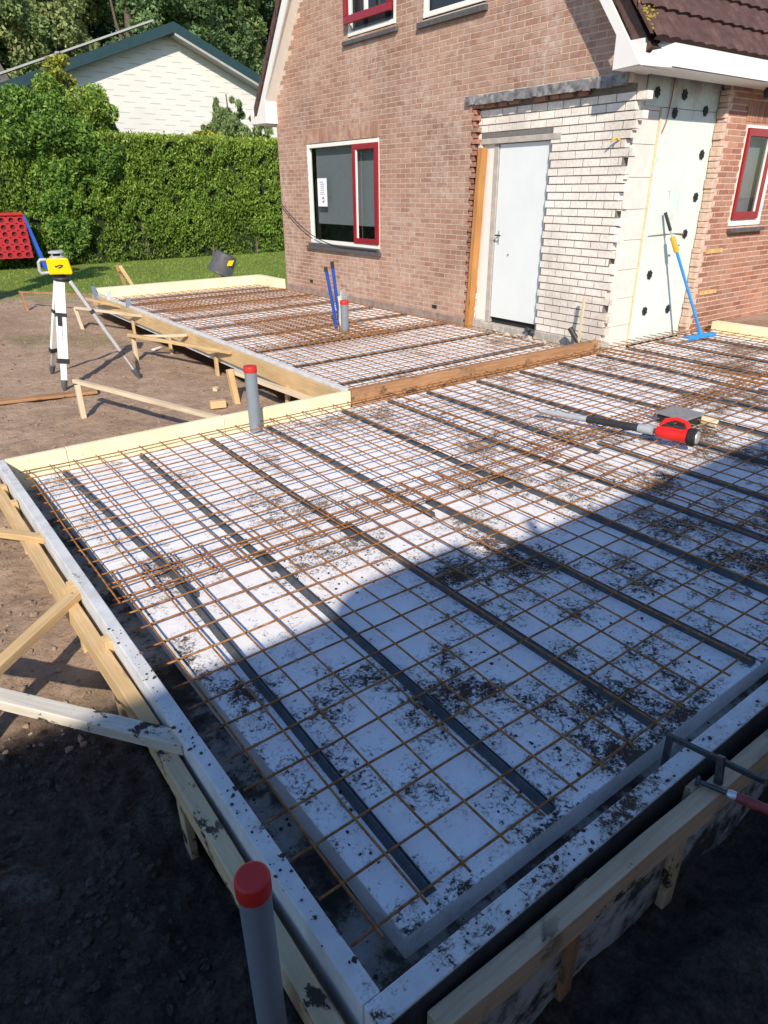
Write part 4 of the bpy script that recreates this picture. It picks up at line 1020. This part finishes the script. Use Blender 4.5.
# ------------------------------------------------------------------ garden things
# giant four in a row rack
GM = thing('game_rack', (2.7,20.9,-.3), 'red and blue giant four in a row rack before the hedge', 'game')
ang = R(-6); gx_ = Vector((math.cos(ang), math.sin(ang), 0)); g0_ = Vector((2.66,20.95,0))
ny, ncol = 6, 9
top_w = .0
def gp(a, z, off=0): 
    lean = .10*(z+.3); return g0_+gx_*(a)+Vector((0, lean+off, z))
mb = MB(); cw = .155; rows_z = [.02+.20*k for k in range(7)]
x_left = -.55; x_right = .75
def hole_cell(mb, a0, a1, z0, z1, hr, off, th):
    ca = (a0+a1)/2; cz = (z0+z1)/2; n = 16; outer = []; inner = []
    for k in range(n):
        t_ = 2*math.pi*(k+.5)/n; dx, dz = math.cos(t_), math.sin(t_); s_ = min((a1-a0)/2/abs(dx) if abs(dx) > 1e-6 else 9, (z1-z0)/2/abs(dz) if abs(dz) > 1e-6 else 9)
        outer.append(gp(ca+dx*s_, cz+dz*s_, off)); inner.append(gp(ca+dx*hr, cz+dz*hr, off))
    back = [p_+Vector((0,th,0)) for p_ in inner]
    V_ = outer+inner+back
    F_ = [(k, (k+1) % n, n+(k+1) % n, n+k) for k in range(n)]+[(n+k, n+(k+1) % n, 2*n+(k+1) % n, 2*n+k) for k in range(n)]
    mb.add(V_, F_)
for i in range(6):
    for k in range(6):
        hole_cell(mb, x_left+i*.225, x_left+(i+1)*.225, .02+k*.175, .02+(k+1)*.175, .062, 0, .05)
mb.build('red_grid', simple('rack_red', (.36,.010,.014), .45, .1, 10, .05), GM)
mb = MB(); mb.prism([gp(x_left,.02,.06),gp(x_left+6*.225,.02,.06),gp(x_left+6*.225,1.07,.06),gp(x_left,1.07,.06)], (0,.02,0)); mb.build('grid_back', simple('dark_red', (.10,.004,.006), .5), GM)
mb = MB(); mb.tube([gp(x_left,1.12,.02),gp(x_left+6*.225-.02,1.12,.02)], .055, 10); mb.build('top_rail', simple('rack_red', (.36,.010,.014), .45, .1, 10, .05), GM)
mb = MB(); e = x_left+6*.225
mb.prism([gp(e-.03,1.10,-.03),gp(e+.03,1.08,-.03),gp(e+.30,-.30,-.10),gp(e+.18,-.30,-.10)], (0,.18,0)); mb.build('side_leg', M['blue_conduit'], GM)
# tub on a stake
TB = thing('mortar_tub', (5.35,12.55,.1), 'dark grey tub with yellow sticker upturned behind the far foam board', 'tub')
ax = Vector((.42,-.15,.9)).normalized(); c0 = Vector((5.27,12.6,.15))
mb = MB(); mb.lathe(c0, [(.25,0),(.262,.01),(.262,.03),(.245,.04),(.215,.40),(.20,.415),(.17,.405)], 28, axis=ax); mb.build('tub_body', M['tub'], TB)
mb = MB()
for k in range(8):
    a0_ = -1.15+.09*k; 
xx = ax.orthogonal().normalized()
cc = c0+ax*.2+Vector((-.10,-.215,0)).normalized()*.0
mb = MB(); nrm = Vector((-.25,-1,0)).normalized(); tx = Vector((1,-.25,0)).normalized(); ctr = c0+ax*.24+nrm*.232+tx*.09
mb.prism([ctr+tx*a+ax*b for a, b in ((-.05,-.055),(.05,-.055),(.05,.055),(-.05,.055))], nrm*.015); mb.build('sticker', M['yellow_plastic'], TB)
stake((5.25,12.45,-.35), .22, 'stake standing under the upturned grey tub', 'pine', .05, (.03,.02))
o = timber('timber_brace', (3.62,12.35,-.3), (3.42,12.9,.40), .06, .03, M['pine']); tag(o, 'leaning stake at the lawn behind the far foam board, left of the tub', 'brace', 'braces of the formwork')
o = timber('timber_brace', (3.50,12.75,-.3), (3.36,12.9,.42), .05, .03, M['brown_wood']); tag(o, 'darker stake crossing behind the leaning one at the lawn', 'brace', 'braces of the formwork')
mb = MB(); mb.tube([(5.0,12.3,.0),(6.2,13.6,.25)], .006, 5); o = mb.build('guy_rope', M['dark'], None, (5,12.3,0)); tag(o, 'thin dark line running up over the grass from the far board', 'rope')
for i, (a, b) in enumerate((((2.50,11.3,.02),(2.62,11.95,.17)),((2.58,10.9,.06),(2.60,10.95,.22)),((2.57,9.9,.06),(2.59,9.93,.22)))):
    mb = MB(); mb.beam(a, b, .07, .03); o = mb.build('metal_bracket', M['grey_pipe'], None, a); tag(o, ['flat grey bracket bridging the far corner of the rail','upright grey bracket near the far corner of the rail','upright grey bracket nearest the tripod on the rail'][i], 'bracket')

# neighbour's house
NB = thing('neighbour_house', (10.5,27,-.3), 'white clad gable of a low house with dark green roof edge behind the hedge', 'house')
t = NT('white_cladding'); p = t.pos(); S = t.sep(p)
zz = t.math('DIVIDE', t.math('ADD', S[2], t.math('ADD', t.math('MULTIPLY', t.noise(p, .5, 1), .015), t.math('MULTIPLY', t.math('SINE', t.math('MULTIPLY', S[0], 6.6)), .003))), .168)
row = t.math('FLOOR', zz); fz = t.math('FRACT', zz)
ln = t.ramp(fz, [(.0, 1), (.10, 1), (.16, 0)])
fx2 = t.math('FRACT', t.math('ADD', t.math('DIVIDE', S[0], .95), t.math('MULTIPLY', row, .37)))
dash = t.ramp(fx2, [(.04, 0), (.12, 1), (.46, 1), (.56, .06)])
m_ = t.math('MULTIPLY', ln, dash)
c_ = t.mix(t.math('MULTIPLY', m_, .8), t.ramp(t.noise(p, 1.5, 4), [(.3, (.60,.59,.54)), (.7, (.66,.65,.60))]), (.30,.29,.26))
M['clad'] = t.fin(c_, .7, t.bump(ln, -.4, .02), .3)
pk = (10.62, 6.95); lft = (4.6, 4.72); rgt = (15.2, 5.02)
mb = MB(); mb.prism([(5.0,27,-.3),(14.9,27,-.3),(14.9,27,5.0),(pk[0],27,pk[1]-.15),(5.0,27,4.7)], (0,9,0)); mb.build('wall', M['clad'], NB)
def slab2(a, b, y0, y1, dz0, dz1, name, mat):
    mb = MB(); mb.prism([(a[0],y0,a[1]+dz0),(b[0],y0,b[1]+dz0),(b[0],y0,b[1]+dz1),(a[0],y0,a[1]+dz1)], (0,y1-y0,0)); return mb.build(name, M[mat], NB)
slab2(lft, pk, 26.45, 36.5, -.25, .06, 'roof_edge', 'green_trim'); slab2(pk, rgt, 26.45, 36.5, -.25, .06, 'roof_edge', 'green_trim')
slab2((3.9,4.62), (9.85,6.82), 26.35, 27.0, .10, .16, 'panel_rail', 'trim_grey')
slab2(pk, rgt, 26.47, 27.0, -.34, -.252, 'soffit_trim', 'trim_grey')
mb = MB(); mb.tube([(6.95,28,4.8),(6.95,28,5.85)], .11, 12); mb.lathe((6.95,28,5.85), [(.16,0),(.16,.06),(.09,.16)], 12); mb.build('flue', M['grey_pipe'], NB)
N2 = thing('distant_house', (3,36,-.3), 'grey tiled roof just showing left of the white gable', 'house')
mb = MB(); mb.prism([(2.6,38,4.6),(8.0,38,4.6),(7.2,40,7.6),(3.4,40,7.6)], (0,.3,-.1)); mb.build('roof', M['slate_roof'], N2)
mb = MB(); mb.box(2.8, 7.8, 38.3, 46, -.3, 4.6); mb.build('wall', M['mortar'], N2)

# ------------------------------------------------------------------ vegetation
def cluster_points(cs, rad, n_each):
    out = []
    for c, r in zip(cs, rad):
        q = rng.normal(size=(n_each, 3)); q /= np.linalg.norm(q, axis=1)[:, None]
        out.append(np.array(c)+q*(r*(.55+.45*rng.random(n_each)**.5))[:, None])
    return np.concatenate(out)
# clipped hedge
HD = thing('hedge', (5,22.3,-.3), 'tall clipped green conifer hedge along the back of the garden', 'hedge')
hx0, hx1, hy0, hy1, hz1 = -6, 15.5, 21.55, 22.9, 3.13
N = 200000
side = rng.random(N)
px = rng.uniform(hx0, hx1, N); pz = rng.uniform(-.3, hz1, N); lump = np.array([noise.noise(Vector((a*1.1, b*1.1, 0)))*.20+noise.noise(Vector((a*4.2, b*3.2, 3)))*.16+noise.noise(Vector((a*9, b*9, 3)))*.06 for a, b in zip(px, pz)])
py = hy0+lump+rng.random(N)**2*.30
topm = side > .86; py[topm] = rng.uniform(hy0, hy1, topm.sum()); pz[topm] = hz1+rng.normal(size=topm.sum())*.05
gapn = np.array([noise.noise(Vector((a*2.3, b*1.7, 8)))+.6*noise.noise(Vector((a*6, b*6, 1))) for a, b in zip(px, pz)])
ok = (gapn < .50-.25*rng.random(N)) | topm
ok &= ~((pz < .35) & (rng.random(N) < .55))
px, py, pz = px[ok], py[ok], pz[ok]; N = len(px); P = np.stack([px, py, pz], 1)
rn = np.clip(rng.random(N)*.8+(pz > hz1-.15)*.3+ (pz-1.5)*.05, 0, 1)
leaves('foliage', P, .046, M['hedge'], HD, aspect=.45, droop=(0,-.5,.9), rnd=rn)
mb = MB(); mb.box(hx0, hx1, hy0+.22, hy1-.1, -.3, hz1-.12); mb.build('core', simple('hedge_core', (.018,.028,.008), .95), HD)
for x in (9.1, 6.9, 10.7):
    mb = MB(); mb.tube([(x,hy0+.1,-.3),(x+.05,hy0+.15,.35),(x-.05,hy0+.3,1.2)], [.05,.045,.03], 8); mb.build('trunk', M['bark'], HD)
def shrub(name, label, cat, cx, cy, z0, rx, ry, rz, ncl, nl, leaf, mat, size=.3, group=None, stem=True):
    T = thing(name, (cx,cy,-.3), label, cat, group)
    cs = []; rd = []
    for _ in range(ncl):
        q = rng.normal(size=3); q /= np.linalg.norm(q); q *= rng.random()**.4
        cs.append((cx+q[0]*rx, cy+q[1]*ry, z0+q[2]*rz)); rd.append(size*(.6+.8*rng.random()))
    leaves('foliage', cluster_points(cs, rd, nl), leaf, mat, T)
    mb = MB(); by = cy if stem else cy+.5
    mb.tube([(cx,by,-.3),(cx,by,z0)], [.07,.04], 8)
    for c_ in cs[:14]: mb.tube([(cx,cy,z0-rz*.6),((cx+c_[0])/2+.1,(cy+c_[1])/2,(z0+c_[2])/2),c_], [.035,.02,.008], 5)
    mb.build('branches', M['bark'], T)
    return T
shrub('shrub', 'loose bright shrub bulging over the hedge at the far left', 'shrub', 4.3, 22.2, 3.3, 1.5, .8, .85, 80, 620, .055, M['laurel'], .34)
shrub('shrub', 'yellow green shrub rising above the hedge before the white gable', 'shrub', 5.45, 22.6, 3.5, 1.35, .7, .85, 74, 600, .052, M['hedge'], .30)
shrub('shrub', 'tall wispy yellow green shrub by the left roof edge', 'shrub', 5.75, 23.6, 4.25, .5, .4, 1.15, 60, 60, .06, M['yellow_leaf'], .13)
shrub('shrub', 'dark leafy shrub growing out of the hedge face on the left', 'shrub', 5.75, 21.62, 2.5, .85, .28, .75, 34, 400, .075, M['laurel'], .24, stem=False)
shrub('shrub', 'dark shrub in the lower hedge right of the game rack', 'shrub', 4.6, 21.55, 1.2, .7, .22, 1.3, 30, 380, .075, M['laurel'], .20, stem=False)
shrub('shrub', 'small golden shrub peeping over the hedge', 'shrub', 10.0, 23.4, 3.2, .45, .3, .28, 12, 160, .07, M['yellow_leaf'], .2)
CN = thing('conifer', (11.1,23.6,-.3), 'feathery dark green conifer above the hedge beside the house corner', 'conifer')
cs = []; rd = []
for (bx0, tx, tz) in ((10.6,10.3,3.9),(10.8,10.75,4.7),(11.0,10.9,4.3),(11.2,11.25,4.75),(11.4,11.5,4.4),(11.6,11.9,4.2),(10.5,10.05,3.6),(11.8,12.3,3.9),(11.1,10.6,4.45),(11.3,11.45,3.9),(12.0,12.5,3.6),(10.9,10.4,4.15)):
    n_ = 14
    for k in range(n_-2):
        s_ = k/(n_-1); w_ = .42*(1-s_)+.035
        cs.append((bx0+(tx-bx0)*s_+rng.normal()*w_*.5, 23.6+rng.normal()*.25, 2.6+(tz-2.6)*s_+rng.normal()*.05)); rd.append(w_*.8)
leaves('foliage', cluster_points(cs, rd, 210), .065, M['tree'], CN, aspect=.28, droop=(-.1,-.2,1.0))
mb = MB(); mb.tube([(11.2,23.6,-.3),(11.0,23.6,4.6)], [.09,.02], 8); mb.build('trunk', M['bark'], CN)
def tree(label, x, y, h, r, z0, mat, ncl=70, nl=330, leaf=.16, group='trees behind the neighbouring house', name='tree', csz=.85, zs=1.0):
    T = thing(name, (x,y,-.3), label, 'tree', group)
    cs = []; rd = []
    for _ in range(ncl):
        a = rng.random()*6.28; s_ = rng.random(); rr = r*math.sqrt(max(.05, 1-(2*s_-1)**2*.85))*rng.random()**.35
        cs.append((x+math.cos(a)*rr, y+math.sin(a)*rr, z0+s_*(h-z0))); rd.append(csz*(.6+.7*rng.random()))
    leaves('crown', cluster_points(cs, rd, nl), leaf, mat, T)
    mb = MB(); mb.tube([(x,y,-.3),(x+.1,y,z0+1),(x-.1,y,z0+(h-z0)*.5),(x,y,h-.6)], [.26,.2,.13,.03], 9)
    for c_ in cs[:5]: mb.tube([(x,y,z0+(c_[2]-z0)*.5),((x+c_[0])/2,(y+c_[1])/2,(z0+(c_[2]-z0)*.5+c_[2])/2+.3),c_], [.07,.05,.02], 6)
    mb.build('trunk', M['bark'], T)
TD = [
 ('pale green willow like tree left of the white gable, foremost', 3.2, 40.5, 13, 2.9, 3.0, 'tree'),
 ('olive green tree at the far left edge', .2, 43, 15, 3.0, 3, 'tree_olive'),
 ('mid green tree behind the left roof slope', 7.0, 41, 15, 3.0, 4, 'tree'),
 ('broad green tree above the left half of the gable', 10.3, 42, 15.5, 2.9, 4, 'tree_olive'),
 ('dark tree just right of the bare trunk', 15.4, 40, 15.5, 2.8, 4, 'tree_dark'),
 ('dark green tree above the right roof slope', 18.6, 41, 15, 3.1, 3, 'tree_dark'),
 ('dense tree filling the gap beside the house gable', 22.0, 42, 15.5, 3.0, 3, 'tree'),
 ('dark tree hidden mostly by the house bargeboard', 25.5, 44, 16, 3.2, 3, 'tree_dark'),
 ('dark tree in the second row at the left', 2.0, 50, 20, 4.2, 3, 'tree_dark'),
 ('dark tree in the second row behind the ridge', 13.2, 50, 20, 4.4, 3, 'tree_dark'),
 ('tall tree in the second row over the left slope', 7.8, 51, 20, 4.2, 3, 'tree_dark'),
 ('tall tree in the second row over the right slope', 19.5, 51, 20, 4.4, 3, 'tree'),
 ('slender tree filling the gap behind the left roof slope', 4.9, 46, 17, 2.8, 3, 'tree'),
 ('tall tree in the second row near the bargeboard', 26, 52, 21, 4.6, 3, 'tree_dark'),
]
for (lb, x, y, h, r_, z0, m_) in TD:
    big = y > 48
    tree(lb, x, y, h, r_, z0, M[m_], ncl=95 if not big else 90, nl=620 if not big else 420, leaf=.12 if not big else .19, csz=.72 if not big else 1.2)
mb = MB(); mb.tube([(12.9,38.5,-.3),(13.0,38.5,6),(13.35,38.6,10),(13.3,38.6,14)], [.24,.2,.16,.08], 10)
mb.tube([(13.1,38.5,7.2),(12.6,38.4,9),(12.4,38.4,11)], [.1,.07,.04], 8)
o = mb.build('bare_trunk', M['bark'], None, (12.9,38.5,-.3)); tag(o, 'bare grey trunk standing between the trees above the ridge', 'trunk')
# garden trees left of the frame, known by their shadows on the lawn
tree('garden tree standing left of the plot beyond the picture edge', -3.9, 9.6, 5.4, 1.0, 3.9, M['tree'], 16, 200, .10, 'garden trees beside the plot', csz=.45)
tree('garden tree by the lawn further back beyond the picture edge', -3.2, 15.5, 5.0, 1.1, 3.0, M['tree'], 16, 200, .10, 'garden trees beside the plot', csz=.45)
tree('third garden tree beyond the left picture edge near the hedge', -1.2, 11.6, 6.3, .9, 4.9, M['tree'], 12, 180, .10, 'garden trees beside the plot', csz=.4)

# ------------------------------------------------------------------ building behind the photographer that shades the near half
SB = thing('neighbour_shed', (0,-6,-.3), 'flat roofed brick building behind the viewer that shades the slab', 'building')
HS = 3.75; YE = -3.55
mb = MB(); mb.box(-11, 7.5, YE-6, YE-.12, -.7, HS-.15); mb.build('wall', M['mortar_pink'], SB)
mb = MB(); mb.box(-11.2, 7.7, YE-6.1, YE, HS-.15, HS+.0); mb.build('roof_edge', M['cream_paint'], SB)
mb = MB(); n = 12
ring = [(-2.64+.78*0, YE-.0, HS)]
prof = [(-2.66,HS-.02),(-2.64,HS+.06),(-2.58,HS+.11),(-2.48,HS+.13),(-1.86,HS+.145),(-1.80,HS-.02)]
mb.prism([(a, YE-.25, b) for a, b in prof], (0,.24,0)); mb.build('shadow_bump', M['grey_plastic'], SB)  # unseen form added to cast the rounded bump in the shadow edge
for a in (-1.36, -.10):
    mb = MB(); mb.tube([(a,YE-.06,HS-.02),(a,YE-.06,HS+.14)], .035, 10); mb.build('shadow_stub', M['dark'], SB)  # unseen stubs added to cast the small peaks in the shadow edge

# ------------------------------------------------------------------ light, sky, camera
el = math.atan2(1, math.hypot(.88,1.27)); dirv = Vector((.88,1.27,-1)).normalized()
w = bpy.data.worlds.new('World'); sc.world = w; w.use_nodes = True
nt = w.node_tree; bg = nt.nodes['Background']; sky = nt.nodes.new('ShaderNodeTexSky'); sky.sky_type = 'NISHITA'; sky.sun_disc = False
sky.sun_elevation = el; sky.sun_rotation = math.atan2(-.88,-1.27); sky.air_density = 1.0; sky.dust_density = .3; sky.ozone_density = 2.0
hs = nt.nodes.new('ShaderNodeHueSaturation'); hs.inputs['Saturation'].default_value = 1.2; hs.inputs['Hue'].default_value = .504; nt.links.new(sky.outputs[0], hs.inputs['Color']); nt.links.new(hs.outputs[0], bg.inputs[0]); bg.inputs[1].default_value = .15
sl_ = bpy.data.lights.new('sun', 'SUN'); sl_.energy = 4.5; sl_.angle = R(.53); sl_.color = (1, .90, .77)
so = bpy.data.objects.new('sun', sl_); so.rotation_euler = dirv.to_track_quat('-Z', 'Y').to_euler(); so.location = (-10,-14,12); link(so)

fpx = 671.2005; yaw, pit, rol = .637102, .448895, -.0080622; pos = Vector((-.611488,-.882139,1.678939))
f_ = Vector((math.sin(yaw)*math.cos(pit), math.cos(yaw)*math.cos(pit), -math.sin(pit)))
r_ = Vector((math.cos(yaw), -math.sin(yaw), 0)); u_ = r_.cross(f_)
c_, s_ = math.cos(rol), math.sin(rol); rr = r_*c_+u_*s_; uu = -r_*s_+u_*c_
cam = bpy.data.cameras.new('camera'); cam.sensor_fit = 'VERTICAL'; cam.sensor_height = 36; cam.lens = fpx/1024*36; cam.clip_start = .05; cam.clip_end = 500
co = bpy.data.objects.new('camera', cam); co.matrix_world = Matrix.Translation(pos) @ Matrix((rr, uu, -f_)).transposed().to_4x4(); link(co); sc.camera = co
sc.view_settings.view_transform = 'Standard'; sc.view_settings.look = 'None'; sc.view_settings.gamma = 1; sc.view_settings.exposure = .40
sc.view_settings.use_curve_mapping = False
sc.cycles.max_bounces = 6; sc.cycles.transparent_max_bounces = 8
